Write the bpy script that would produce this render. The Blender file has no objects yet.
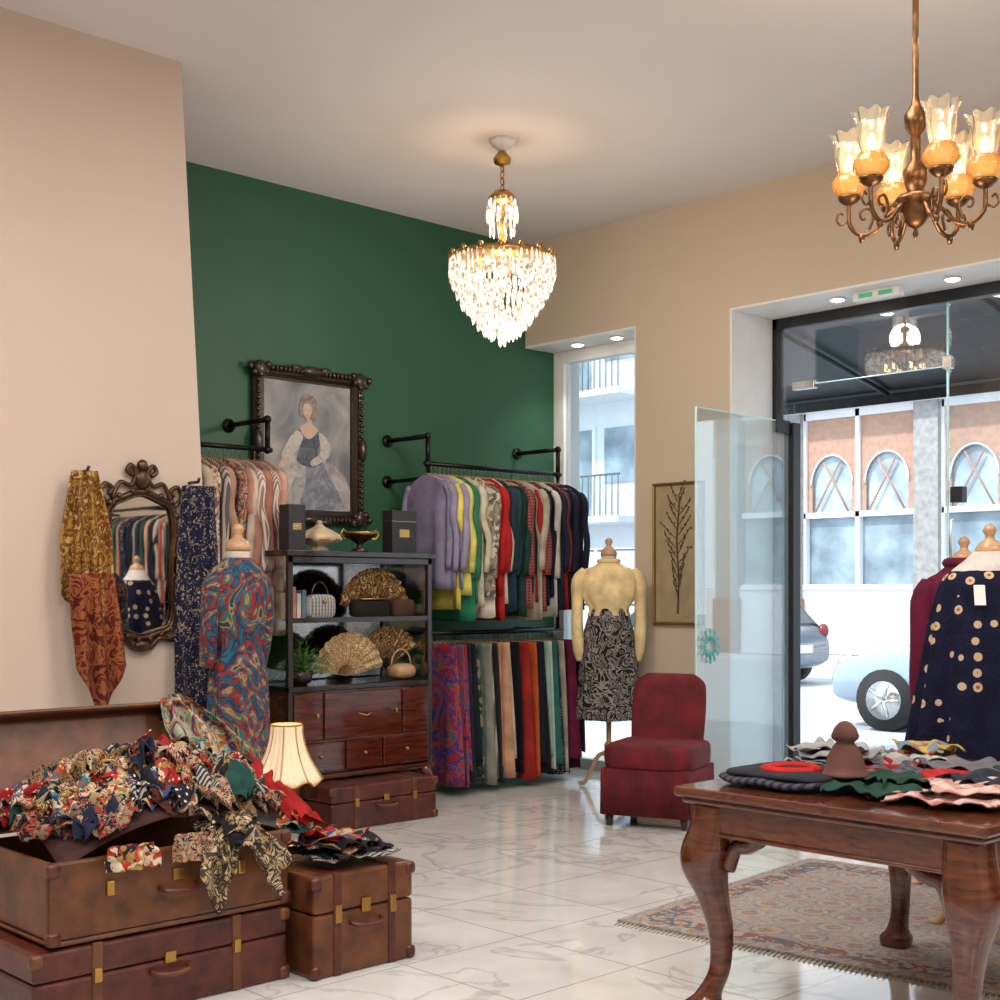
import bpy, math, random
from math import sin, cos, pi, radians, sqrt
from mathutils import Vector, noise
random.seed(7)
SC = bpy.context.scene

# ------------------------------------------------------------------ mesh builder
class MB:
    def __init__(s):
        s.v=[]; s.f=[]; s.m=[]; s.sm=[]; s.mats=[]
    def mi(s,mat):
        if mat not in s.mats: s.mats.append(mat)
        return s.mats.index(mat)
    def add(s,vs,fs,mat,smooth=False):
        o=len(s.v); k=s.mi(mat)
        s.v.extend([tuple(p) for p in vs])
        for f in fs:
            s.f.append(tuple(i+o for i in f)); s.m.append(k); s.sm.append(smooth)
    def box(s,x0,x1,y0,y1,z0,z1,mat):
        vs=[(x0,y0,z0),(x1,y0,z0),(x1,y1,z0),(x0,y1,z0),(x0,y0,z1),(x1,y0,z1),(x1,y1,z1),(x0,y1,z1)]
        s.add(vs,[(0,3,2,1),(4,5,6,7),(0,1,5,4),(1,2,6,5),(2,3,7,6),(3,0,4,7)],mat)
    def rings(s,rs,mat,caps=True,smooth=True):
        n=len(rs[0]); vs=[p for r in rs for p in r]; fs=[]
        for i in range(len(rs)-1):
            for j in range(n):
                k=(j+1)%n
                fs.append((i*n+j,i*n+k,(i+1)*n+k,(i+1)*n+j))
        if caps:
            fs.append(tuple(reversed(range(n)))); fs.append(tuple((len(rs)-1)*n+j for j in range(n)))
        s.add(vs,fs,mat,smooth)
    def tube(s,pts,r,mat,n=8,flat=1.0,pleat=0):
        pts=[Vector(p) for p in pts]; rs=[]
        up=Vector((0,0,1))
        prev=None
        for i,p in enumerate(pts):
            a=pts[max(i-1,0)]; b=pts[min(i+1,len(pts)-1)]
            t=(b-a).normalized()
            if prev is None:
                ref=up if abs(t.z)<.9 else Vector((1,0,0))
                x=t.cross(ref).normalized()
            else:
                x=(prev-t*prev.dot(t)).normalized()
            prev=x; y=t.cross(x).normalized()
            rr=r[i] if isinstance(r,(list,tuple)) else r
            ring=[]
            for j in range(n):
                th=2*pi*j/n
                q=rr*(1-(pleat if j%2 else 0))
                ring.append(p+x*cos(th)*q+y*sin(th)*q*flat)
            rs.append(ring)
        s.rings(rs,mat)
    def lathe(s,prof,c,mat,n=24,ripple=0,rn=8):
        rs=[]
        for (r,z) in prof:
            rs.append([(c[0]+r*(1+ripple*cos(rn*2*pi*j/n))*cos(2*pi*j/n),c[1]+r*(1+ripple*cos(rn*2*pi*j/n))*sin(2*pi*j/n),c[2]+z) for j in range(n)])
        s.rings(rs,mat,caps=True)
    def ell(s,c,rad,mat,n=14,m=8,e=1.0,wr=0,seed=0):
        def sp(v,e): return math.copysign(abs(v)**e,v)
        rs=[]
        for i in range(m+1):
            ph=-pi/2+pi*i/m
            if i==0: ph+=.02
            if i==m: ph-=.02
            ring=[]
            for j in range(n):
                th=2*pi*j/n
                x=rad[0]*sp(cos(ph),e)*sp(cos(th),e); y=rad[1]*sp(cos(ph),e)*sp(sin(th),e); z=rad[2]*sp(sin(ph),e)
                if wr:
                    d=noise.noise(Vector((x*9+seed,y*9,z*9)))*wr
                    x+=d; y+=d; z+=d
                ring.append((c[0]+x,c[1]+y,c[2]+z))
            rs.append(ring)
        s.rings(rs,mat)
    def grid(s,fn,nu,nv,mat,smooth=True):
        vs=[fn(i/nu,j/nv) for j in range(nv+1) for i in range(nu+1)]
        fs=[(j*(nu+1)+i,j*(nu+1)+i+1,(j+1)*(nu+1)+i+1,(j+1)*(nu+1)+i) for j in range(nv) for i in range(nu)]
        s.add(vs,fs,mat,smooth)
    def poly(s,pts,x,mat,th=.003):
        n=len(pts)
        vs=[(x,p[0],p[1]) for p in pts]+[(x+th,p[0],p[1]) for p in pts]
        fs=[tuple(range(n)),tuple(n+i for i in reversed(range(n)))]
        fs+=[(i,(i+1)%n,n+(i+1)%n,n+i) for i in range(n)]
        s.add(vs,fs,mat)
    def obj(s,name,parent=None,loc=(0,0,0),rz=0,bevel=0,solid=0,sub=0):
        me=bpy.data.meshes.new(name); me.from_pydata(s.v,[],s.f)
        for m in s.mats: me.materials.append(m)
        me.polygons.foreach_set('material_index',s.m)
        me.polygons.foreach_set('use_smooth',s.sm); me.update()
        import bmesh
        bm=bmesh.new(); bm.from_mesh(me); bmesh.ops.recalc_face_normals(bm,faces=bm.faces); bm.to_mesh(me); bm.free()
        o=bpy.data.objects.new(name,me); SC.collection.objects.link(o)
        o.location=loc; o.rotation_euler=(0,0,rz)
        if parent: o.parent=parent
        if solid:
            m=o.modifiers.new('s','SOLIDIFY'); m.thickness=solid
        if bevel:
            m=o.modifiers.new('b','BEVEL'); m.width=bevel; m.segments=2; m.limit_method='ANGLE'; m.angle_limit=radians(50)
        if sub:
            m=o.modifiers.new('u','SUBSURF'); m.levels=sub; m.render_levels=sub
        return o

def group(name,loc,rz=0):
    e=bpy.data.objects.new(name,None); SC.collection.objects.link(e)
    e.location=loc; e.rotation_euler=(0,0,rz); e.empty_display_size=.1
    return e

def cat(ps,k=6):
    out=[]; n=len(ps)
    for i in range(n-1):
        p0=ps[max(i-1,0)];p1=ps[i];p2=ps[i+1];p3=ps[min(i+2,n-1)]
        for q in range(k):
            t=q/k
            out.append(tuple(.5*((2*b)+(-a+c)*t+(2*a-5*b+4*c-d)*t*t+(-a+3*b-3*c+d)*t**3) for a,b,c,d in zip(p0,p1,p2,p3)))
    out.append(tuple(ps[-1])); return out
def catc(ps,k=6):
    n=len(ps); out=[]
    for i in range(n):
        p0=ps[(i-1)%n];p1=ps[i];p2=ps[(i+1)%n];p3=ps[(i+2)%n]
        for q in range(k):
            t=q/k
            out.append(tuple(.5*((2*b)+(-a+c)*t+(2*a-5*b+4*c-d)*t*t+(-a+3*b-3*c+d)*t**3) for a,b,c,d in zip(p0,p1,p2,p3)))
    return out

# ------------------------------------------------------------------ materials
def newmat(name):
    m=bpy.data.materials.new(name); m.use_nodes=True
    nt=m.node_tree; b=nt.nodes['Principled BSDF']; return m,nt,b
def C(c): return (c[0],c[1],c[2],1)
def coords(nt,scale=(1,1,1)):
    tc=nt.nodes.new('ShaderNodeTexCoord'); mp=nt.nodes.new('ShaderNodeMapping')
    mp.inputs['Scale'].default_value=scale
    nt.links.new(tc.outputs['Object'],mp.inputs['Vector']); return mp.outputs['Vector']
def mixc(nt,f,a,b,mode='MIX'):
    n=nt.nodes.new('ShaderNodeMix'); n.data_type='RGBA'; n.blend_type=mode
    for k,v in ((0,f),(6,a),(7,b)):
        if hasattr(v,'node'): nt.links.new(v,n.inputs[k])
        else: n.inputs[k].default_value = v if k==0 else C(v)
    return n.outputs[2]
def noisen(nt,vec,scale,detail=3,dist=0):
    n=nt.nodes.new('ShaderNodeTexNoise'); n.inputs['Scale'].default_value=scale; n.inputs['Detail'].default_value=detail
    n.inputs['Distortion'].default_value=dist
    nt.links.new(vec,n.inputs['Vector']); return n
def rampn(nt,fac,stops,const=False):
    r=nt.nodes.new('ShaderNodeValToRGB'); e=r.color_ramp.elements
    if const: r.color_ramp.interpolation='CONSTANT'
    while len(e)<len(stops): e.new(.5)
    for i,(p,c) in enumerate(stops):
        e[i].position=p; e[i].color=C(c)
    nt.links.new(fac,r.inputs['Fac']); return r.outputs['Color']
def bump(nt,b,h,st=.2,d=.01):
    n=nt.nodes.new('ShaderNodeBump'); n.inputs['Strength'].default_value=st; n.inputs['Distance'].default_value=d
    nt.links.new(h,n.inputs['Height']); nt.links.new(n.outputs['Normal'],b.inputs['Normal'])
def pbr(name,c,rough=.5,metal=0,var=.12,vs=8,em=None,es=0,coat=0,trans=0,bmp=0):
    m,nt,b=newmat(name)
    v=coords(nt); n=noisen(nt,v,vs,4)
    d=tuple(x*(1-var) for x in c); l=tuple(min(1,x*(1+var)) for x in c)
    nt.links.new(rampn(nt,n.outputs['Fac'],[(.3,d),(.7,l)]),b.inputs['Base Color'])
    b.inputs['Roughness'].default_value=rough; b.inputs['Metallic'].default_value=metal
    b.inputs['Coat Weight'].default_value=coat; b.inputs['Transmission Weight'].default_value=trans
    if em: b.inputs['Emission Color'].default_value=C(em); b.inputs['Emission Strength'].default_value=es
    if bmp: bump(nt,b,n.outputs['Fac'],bmp)
    return m
def wood(name,c1,c2,rough=.25,scale=(3,1,12),coat=.3):
    m,nt,b=newmat(name); v=coords(nt,scale)
    n=noisen(nt,v,3,6,1.5)
    nt.links.new(rampn(nt,n.outputs['Fac'],[(.3,c1),(.7,c2)]),b.inputs['Base Color'])
    b.inputs['Roughness'].default_value=rough; b.inputs['Coat Weight'].default_value=coat
    bump(nt,b,n.outputs['Fac'],.06); return m
def glassy(name,tint,refl=.1,rough=0.0,gain=.6,body=None):
    m=bpy.data.materials.new(name); m.use_nodes=True; nt=m.node_tree; nt.nodes.clear()
    o=nt.nodes.new('ShaderNodeOutputMaterial'); t=nt.nodes.new('ShaderNodeBsdfTransparent'); g=nt.nodes.new('ShaderNodeBsdfGlossy')
    mx=nt.nodes.new('ShaderNodeMixShader'); fr=nt.nodes.new('ShaderNodeLayerWeight'); fr.inputs['Blend'].default_value=.3
    ma=nt.nodes.new('ShaderNodeMath'); ma.operation='MULTIPLY_ADD'; ma.inputs[1].default_value=gain; ma.inputs[2].default_value=refl
    nt.links.new(fr.outputs['Fresnel'],ma.inputs[0]); nt.links.new(ma.outputs[0],mx.inputs[0])
    t.inputs['Color'].default_value=C(tint); g.inputs['Color'].default_value=(1,1,1,1); g.inputs['Roughness'].default_value=rough
    base=t.outputs[0]
    if body:
        d=nt.nodes.new('ShaderNodeBsdfPrincipled'); d.inputs['Base Color'].default_value=C(body[0]); d.inputs['Roughness'].default_value=.3
        d.inputs['Emission Color'].default_value=C(body[0]); d.inputs['Emission Strength'].default_value=body[2]
        m2=nt.nodes.new('ShaderNodeMixShader'); m2.inputs[0].default_value=body[1]
        nt.links.new(t.outputs[0],m2.inputs[1]); nt.links.new(d.outputs[0],m2.inputs[2]); base=m2.outputs[0]
    nt.links.new(base,mx.inputs[1]); nt.links.new(g.outputs[0],mx.inputs[2]); nt.links.new(mx.outputs[0],o.inputs[0]); return m
_fc={}
def fab(kind,cols,scale=20,rough=.85):
    key=(kind,tuple(cols),scale)
    if key in _fc: return _fc[key]
    m,nt,b=newmat('fabric_%s_%d'%(kind,len(_fc)))
    v=coords(nt); n=noisen(nt,v,scale*.25 if kind!='solid' else 9,3)
    if kind=='solid':
        c=cols[0]; out=rampn(nt,n.outputs['Fac'],[(.3,tuple(x*.7 for x in c)),(.7,tuple(min(1,x*1.15) for x in c))])
    elif kind in('floral','patch'):
        off=nt.nodes.new('ShaderNodeVectorMath'); off.operation='MULTIPLY_ADD'
        nt.links.new(n.outputs['Color'],off.inputs[0]); off.inputs[1].default_value=(.16,.16,.16) if kind=='floral' else (.03,.03,.03)
        nt.links.new(v,off.inputs[2])
        vo=nt.nodes.new('ShaderNodeTexVoronoi'); vo.inputs['Scale'].default_value=scale
        nt.links.new(off.outputs[0],vo.inputs['Vector'])
        sp=nt.nodes.new('ShaderNodeSeparateColor'); nt.links.new(vo.outputs['Color'],sp.inputs[0])
        k=len(cols); out=rampn(nt,sp.outputs[0],[(i/k,c) for i,c in enumerate(cols)],True)
    elif kind=='dots':
        vo=nt.nodes.new('ShaderNodeTexVoronoi'); vo.inputs['Scale'].default_value=scale; vo.inputs['Randomness'].default_value=.35
        nt.links.new(v,vo.inputs['Vector'])
        out=rampn(nt,vo.outputs['Distance'],[(0,cols[1]),(.28,cols[0])],True)
    elif kind in('stripe','plaid'):
        w=nt.nodes.new('ShaderNodeTexWave'); w.inputs['Scale'].default_value=scale; w.bands_direction='X'; nt.links.new(v,w.inputs['Vector'])
        out=rampn(nt,w.outputs['Fac'],[(0,cols[0]),(.5,cols[1])],True)
        if kind=='plaid':
            w2=nt.nodes.new('ShaderNodeTexWave'); w2.inputs['Scale'].default_value=scale; w2.bands_direction='Z'; nt.links.new(v,w2.inputs['Vector'])
            w3=nt.nodes.new('ShaderNodeTexWave'); w3.inputs['Scale'].default_value=scale; w3.bands_direction='Y'; nt.links.new(v,w3.inputs['Vector'])
            a=rampn(nt,w2.outputs['Fac'],[(0,cols[0]),(.5,cols[-1])],True)
            c3=rampn(nt,w3.outputs['Fac'],[(0,cols[0]),(.5,cols[1])],True)
            out=mixc(nt,.5,mixc(nt,.5,out,a),c3)
    elif kind=='paisley':
        n2=noisen(nt,v,scale,2,3.5)
        k=len(cols); out=rampn(nt,n2.outputs['Fac'],[(.3+.4*i/k,c) for i,c in enumerate(cols)],True)
    nt.links.new(out,b.inputs['Base Color'])
    b.inputs['Roughness'].default_value=rough; b.inputs['Specular IOR Level'].default_value=.25
    nb=noisen(nt,v,120,2); bump(nt,b,nb.outputs['Fac'],.15,.003)
    _fc[key]=m; return m
S=lambda r,g,b: fab('solid',((r,g,b),))

M={}
def wallmat(name,c,rough=.8):
    m,nt,b=newmat(name); v=coords(nt); n=noisen(nt,v,1.2,5); n2=noisen(nt,v,90,2)
    nt.links.new(rampn(nt,n.outputs['Fac'],[(.25,tuple(x*.94 for x in c)),(.75,c)]),b.inputs['Base Color'])
    b.inputs['Roughness'].default_value=rough; bump(nt,b,n2.outputs['Fac'],.08,.003); return m
M['beige']=wallmat('beige_wall_paint',(.60,.495,.39))
M['pink']=wallmat('warm_plaster_paint',(.62,.50,.42))
M['green']=wallmat('green_wall_paint',(.020,.098,.054),.55)
M['ceil']=wallmat('ceiling_paint',(.68,.64,.64))
M['trim']=pbr('white_trim_paint',(.78,.78,.78),.5,var=.03)
m,nt,b=newmat('marble_floor_tiles'); v=coords(nt)
n=noisen(nt,v,1.3,8,1.2)
vein=rampn(nt,n.outputs['Fac'],[(0,(.70,.69,.67)),(.470,(.70,.69,.67)),(.492,(.52,.51,.50)),(.510,(.70,.69,.67)),(1,(.73,.72,.70))])
n2=noisen(nt,v,3.2,5,.6); cl=rampn(nt,n2.outputs['Fac'],[(.3,(.82,.81,.80)),(.7,(1,1,1))])
col=mixc(nt,1.0,vein,cl,'MULTIPLY')
br=nt.nodes.new('ShaderNodeTexBrick'); br.offset=0; br.inputs['Scale'].default_value=1; br.inputs['Brick Width'].default_value=.6; br.inputs['Row Height'].default_value=.6
br.inputs['Mortar Size'].default_value=.004; br.inputs['Color1'].default_value=(0,0,0,1); br.inputs['Color2'].default_value=(0,0,0,1); br.inputs['Mortar'].default_value=(1,1,1,1)
nt.links.new(v,br.inputs['Vector'])
nt.links.new(mixc(nt,br.outputs['Fac'],col,(.38,.36,.34)),b.inputs['Base Color']); b.inputs['Roughness'].default_value=.09
M['floor']=m
M['black']=pbr('black_iron_pipe',(.012,.012,.013),.35,.7)
M['blackfr']=pbr('black_metal_frame',(.015,.015,.018),.4,.3)
M['chrome']=pbr('brushed_steel',(.6,.6,.6),.25,1)
M['brass']=pbr('aged_brass',(.50,.29,.08),.3,1)
M['bronze']=pbr('dark_bronze',(.09,.05,.028),.38,.85,var=.4,vs=25)
M['maho']=wood('mahogany_wood',(.040,.009,.005),(.13,.028,.012),.12,coat=.8)
M['darkwood']=wood('dark_carved_wood',(.009,.005,.004),(.035,.016,.010),.35)
M['table']=wood('walnut_table_wood',(.045,.012,.006),(.135,.036,.014),.20,coat=.5)
M['lwood']=wood('light_turned_wood',(.40,.23,.12),(.54,.33,.17),.45)
M['leather']=pbr('oxblood_leather',(.080,.018,.010),.35,var=.45,vs=14,bmp=.2)
M['leather2']=pbr('brown_suitcase_leather',(.11,.038,.014),.38,var=.45,vs=12,bmp=.2)
M['velvet']=pbr('red_velvet',(.115,.003,.008),.8,var=.4,vs=10)
M['glass']=glassy('window_glass',(.95,.98,1),.03)
M['glassdoor']=glassy('door_leaf_sheen_glass',(.90,.96,.98),.03,gain=.22,body=((.70,.86,.92),.10,0))  # pale blue body mixed in to imitate the outdoor sheen on the leaf
M['edge']=pbr('glass_edge_cyan',(.55,.85,.88),.15,var=.05)
M['cabglass']=glassy('cabinet_glass',(.95,.97,.96),.03)
M['mirror']=pbr('mirror_silver',(.85,.86,.86),.02,1,var=.01)
M['bulb']=pbr('warm_bulb',(1,.8,.5),.4,em=(1,.72,.36),es=12)
M['spot']=pbr('downlight_lens',(1,1,1),.4,em=(1,.95,.85),es=14)
m,nt,b=newmat('amber_lit_glass'); v=coords(nt); lw=nt.nodes.new('ShaderNodeLayerWeight'); lw.inputs['Blend'].default_value=.45
nt.links.new(rampn(nt,lw.outputs['Facing'],[(.0,(1,.55,.14)),(.55,(.55,.19,.02)),(1,(.20,.05,.01))]),b.inputs['Emission Color']); b.inputs['Emission Strength'].default_value=.85
b.inputs['Base Color'].default_value=(.28,.09,.02,1); b.inputs['Roughness'].default_value=.15
M['flame']=m
M['chim']=glassy('ruffled_chimney_glass',(1,.93,.80),.10,body=((1,.80,.50),.26,.32))
m,nt,b=newmat('glowing_cut_crystal'); v=coords(nt); n=noisen(nt,v,38,2)
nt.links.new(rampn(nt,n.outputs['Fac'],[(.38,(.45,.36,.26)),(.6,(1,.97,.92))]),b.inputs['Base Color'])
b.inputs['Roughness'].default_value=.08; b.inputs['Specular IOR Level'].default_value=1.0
b.inputs['Emission Color'].default_value=(1,.93,.82,1)  # glow of the bulbs within put into the crystal as patchy emission
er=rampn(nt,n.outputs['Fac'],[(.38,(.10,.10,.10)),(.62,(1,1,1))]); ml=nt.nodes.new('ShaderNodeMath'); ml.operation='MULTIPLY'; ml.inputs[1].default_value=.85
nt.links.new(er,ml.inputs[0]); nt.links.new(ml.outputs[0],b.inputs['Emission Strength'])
M['crystal']=m

# ------------------------------------------------------------------ room shell
H=4.1
mb=MB(); mb.box(-.2,9.8,-9.8,.62,-.12,0,M['floor']); mb.obj('floor')
mb=MB(); mb.box(-.2,9.8,-9.8,.62,H,H+.2,M['ceil']); mb.obj('ceiling')
mb=MB(); mb.box(-.2,0,-9.8,.32,0,H,M['green']); mb.box(-.2,0,.32,.62,0,H,M['trim']); mb.obj('wall_green')
mb=MB()
mb.box(0,1.135,0,.62,3.31,H,M['beige']); mb.box(1.135,1.97,0,.62,0,H,M['beige'])
mb.box(1.97,5.6,0,.62,3.31,H,M['beige']); mb.box(5.6,9.8,0,.62,0,H,M['beige']); mb.obj('wall_street')
mb=MB(); W=M['pink']
vs=[(0,-9.7,0),(1.38,-9.7,0),(1.38,-3.61,0),(0,-3.61,0),(0,-9.7,H),(1.38,-9.7,H),(1.38,-3.847,H),(0,-3.847,H)]
mb.add(vs,[(0,3,2,1),(4,5,6,7),(0,1,5,4),(1,2,6,5),(2,3,7,6),(3,0,4,7)],W); mb.obj('wall_pillar')
mb=MB(); mb.box(9.6,9.8,-9.8,.62,0,H,M['beige']); mb.obj('wall_east')
mb=MB(); mb.box(-.2,9.8,-9.8,-9.6,0,H,M['beige']); mb.obj('wall_rear')
mb=MB(); mb.box(1.135,1.97,-.015,0,0,.09,M['trim']); mb.box(5.6,9.6,-.015,0,0,.09,M['trim']); mb.obj('baseboard_street')
mb=MB()
mb.box(1.97,1.985,.0,.5,0,3.31,M['trim']); mb.box(1.985,5.585,0,.5,3.295,3.31,M['trim']); mb.box(5.585,5.6,0,.5,0,3.31,M['trim'])
mb.box(0.0,1.12,0,.32,3.295,3.31,M['trim']); mb.box(1.12,1.135,0,.32,0,3.31,M['trim']); mb.obj('trim_reveals')

g=group('window_1',(0,.32,0))
mb=MB(); T=M['trim']
mb.box(.0,.11,0,.08,0,3.295,T); mb.box(1.07,1.12,0,.08,0,3.295,T); mb.box(.11,1.07,0,.08,3.2,3.295,T); mb.box(.11,1.07,0,.08,0,.08,T)
mb.obj('frame',g,bevel=.006)
mb=MB(); mb.box(.11,1.07,.03,.042,.08,3.2,M['glass']); mb.obj('pane',g)
g=group('window_2',(0,.5,0))
mb=MB(); B=M['blackfr']
mb.box(1.985,2.02,-.03,.06,0,3.295,B); mb.box(2.08,2.16,-.03,.06,0,2.56,B); mb.box(1.985,5.585,-.03,.06,3.22,3.295,B); mb.box(5.5,5.585,-.03,.06,0,3.22,B)
mb.box(3.32,5.5,-.03,.06,0,.07,B)
mb.obj('frame',g,bevel=.004)
GT=glassy('transom_glass',(.93,.96,1),.10)
mb=MB(); mb.box(2.02,3.28,0,.012,2.82,3.22,GT); mb.box(3.3,5.5,0,.012,.07,3.22,M['glass']); mb.box(2.02,2.08,0,.012,0,2.82,M['glass']);mb.obj('panes',g)
mb=MB(); mb.box(3.284,3.292,-.003,.015,0,3.22,M['edge']); mb.box(2.16,3.28,-.001,.013,2.814,2.82,M['edge'])
mb.obj('glass_seams',g)
mb=MB(); Cn=M['chrome']
mb.box(2.14,2.32,-.02,.03,2.785,2.84,Cn); mb.box(3.26,3.32,-.02,.03,2.8,2.88,Cn); mb.box(3.3,3.42,-.02,.03,.9,1.0,Cn); mb.box(3.32,3.40,-.03,.04,1.95,2.05,M['blackfr'])
mb.tube([(3.34,-.05,1.55),(3.34,-.06,1.7),(3.34,-.05,1.85)],.012,Cn)
mb.obj('fittings',g,bevel=.004)
g=group('glass_door',(2.12,.46,0),radians(2.5))
mb=MB(); mb.box(-.006,.006,-1.08,0,.02,2.56,M['glassdoor']); mb.obj('leaf',g)
mb=MB(); E=M['edge']; mb.box(-.0065,.0065,-1.086,-1.08,.02,2.56,E); mb.box(-.0065,.0065,-1.08,0,2.56,2.566,E)
mb.obj('leaf_edge',g)
mb=MB(); mb.box(-.02,.02,-.16,.0,2.48,2.57,M['blackfr']); mb.box(-.02,.02,-.16,.0,0,.1,Cn)
mb.obj('hardware',g)
mb=MB(); tq=pbr('turquoise_sticker',(.08,.42,.42),.5)
for k in range(12):
    a=2*pi*k/12
    mb.tube([(.01,-.94+.035*cos(a),1.04+.035*sin(a)),(.01,-.94+.085*cos(a),1.04+.085*sin(a))],.006,tq,6)
    mb.ell((.01,-.94+.1*cos(a),1.04+.1*sin(a)),(.003,.016,.016),tq,8,5)
mb.tube([(.01,-.94+.06*cos(2*pi*k/24),1.04+.06*sin(2*pi*k/24)) for k in range(25)],.005,tq,6)
mb.obj('logo_sticker',g)

def downlight(x,y,z,pw=9):
    mb=MB(); mb.lathe([(.05,0),(.055,-.012),(.045,-.012),(.04,-.002)],(0,0,0),M['trim'],20)
    mb.lathe([(.044,-.013),(.03,-.020)],(0,0,0),M['spot'],20); mb.obj('ceiling_downlight',None,(x,y,z))
    l=bpy.data.lights.new('downlight','SPOT'); l.energy=pw; l.spot_size=radians(110); l.spot_blend=.7; l.color=(1,.93,.82); l.shadow_soft_size=.04
    o=bpy.data.objects.new('downlight_lamp',l); SC.collection.objects.link(o); o.location=(x,y,z-.03)
for x in (2.68,3.48,4.3,5.1): downlight(x,.2,3.295,25)
for x in (.42,.82): downlight(x,.15,3.295,25)
mb=MB(); mb.box(-.16,.16,-.035,.035,-.06,0,M['trim']); mb.box(-.13,.13,-.0365,-.035,-.05,-.012,T)
eg=pbr('exit_sign_green',(.05,.35,.2),.4,em=(.1,.7,.35),es=.2)
mb.box(-.12,-.02,-.038,-.0365,-.045,-.017,eg); mb.box(.02,.12,-.038,-.0365,-.045,-.017,eg)
mb.obj('emergency_exit_sign',None,(3.0,.16,3.295),bevel=.004)

# ------------------------------------------------------------------ crystal chandelier
g=group('crystal_chandelier',(1.66,-1.84,0))
mb=MB(); Br=M['brass']
mb.lathe([(.005,H-.07),(.03,H-.06),(.075,H-.02),(.08,H),(.01,H)],(0,0,0),M['trim'],24)
mb.lathe([(.01,H-.16),(.05,H-.14),(.055,H-.11),(.02,H-.07),(.01,H-.07)],(0,0,0),Br,20)
for k in range(5):
    z=H-.17-.04*k
    mb.tube([(.014*cos(a)*(k%2),.014*cos(a)*(1-k%2),z+.024*sin(a)) for a in [2*pi*i/10 for i in range(11)]],.004,Br,5)
mb.lathe([(.008,3.80),(.05,3.79),(.085,3.75),(.055,3.72),(.02,3.71),(.02,3.62),(.045,3.60),(.025,3.56),(.02,3.50),(.045,3.46),(.055,3.40),(.03,3.37),(.02,3.33),(.18,3.34),(.30,3.365),(.315,3.38),(.31,3.405),(.30,3.39),(.02,3.36)],(0,0,0),Br,28)
for k in range(16):
    a=2*pi*k/16; mb.ell((.315*cos(a),.315*sin(a),3.40),(.018,.018,.024),Br,8,6)
mb.obj('brass_body',g)
mb=MB(); Cr=M['crystal']
def prism(x,y,zt,L,w):
    n=5
    rs=[[(x+r*cos(2*pi*j/n+zt),y+r*sin(2*pi*j/n+zt),z) for j in range(n)] for r,z in ((.0015,zt),(w*.7,zt-L*.12),(w,zt-L*.75),(.001,zt-L))]
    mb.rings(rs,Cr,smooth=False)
tiers=[(.315,3.385,.14,60),(.30,3.33,.13,54),(.275,3.265,.12,48),(.245,3.21,.12,42),(.215,3.16,.11,38),(.18,3.11,.11,32),(.145,3.06,.10,26),(.11,3.02,.10,18),(.065,2.985,.09,12),(.02,2.945,.09,4)]
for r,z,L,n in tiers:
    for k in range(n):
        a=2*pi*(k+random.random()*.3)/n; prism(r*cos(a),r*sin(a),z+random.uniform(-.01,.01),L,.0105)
for r,z,L,n in ((.08,3.75,.12,14),(.092,3.70,.10,14),(.075,3.62,.10,12),(.05,3.46,.09,12)):
    for k in range(n):
        a=2*pi*k/n; prism(r*cos(a),r*sin(a),z,L,.008)
mb.obj('crystal_drops',g)
mb=MB()
for k in range(8):
    a=2*pi*k/8; mb.ell((.16*cos(a),.16*sin(a),3.27),(.018,.018,.03),M['bulb'],8,6)
mb.obj('bulbs',g)
def plight(x,y,z,e,c,r=.1,name='lamp_light'):
    l=bpy.data.lights.new(name,'POINT'); l.energy=e; l.color=c; l.shadow_soft_size=r
    o=bpy.data.objects.new(name,l); SC.collection.objects.link(o); o.location=(x,y,z); return o
plight(1.66,-1.84,3.52,20,(1,.86,.7),.12); plight(1.66,-1.84,2.72,34,(1,.88,.72),.12)

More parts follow.
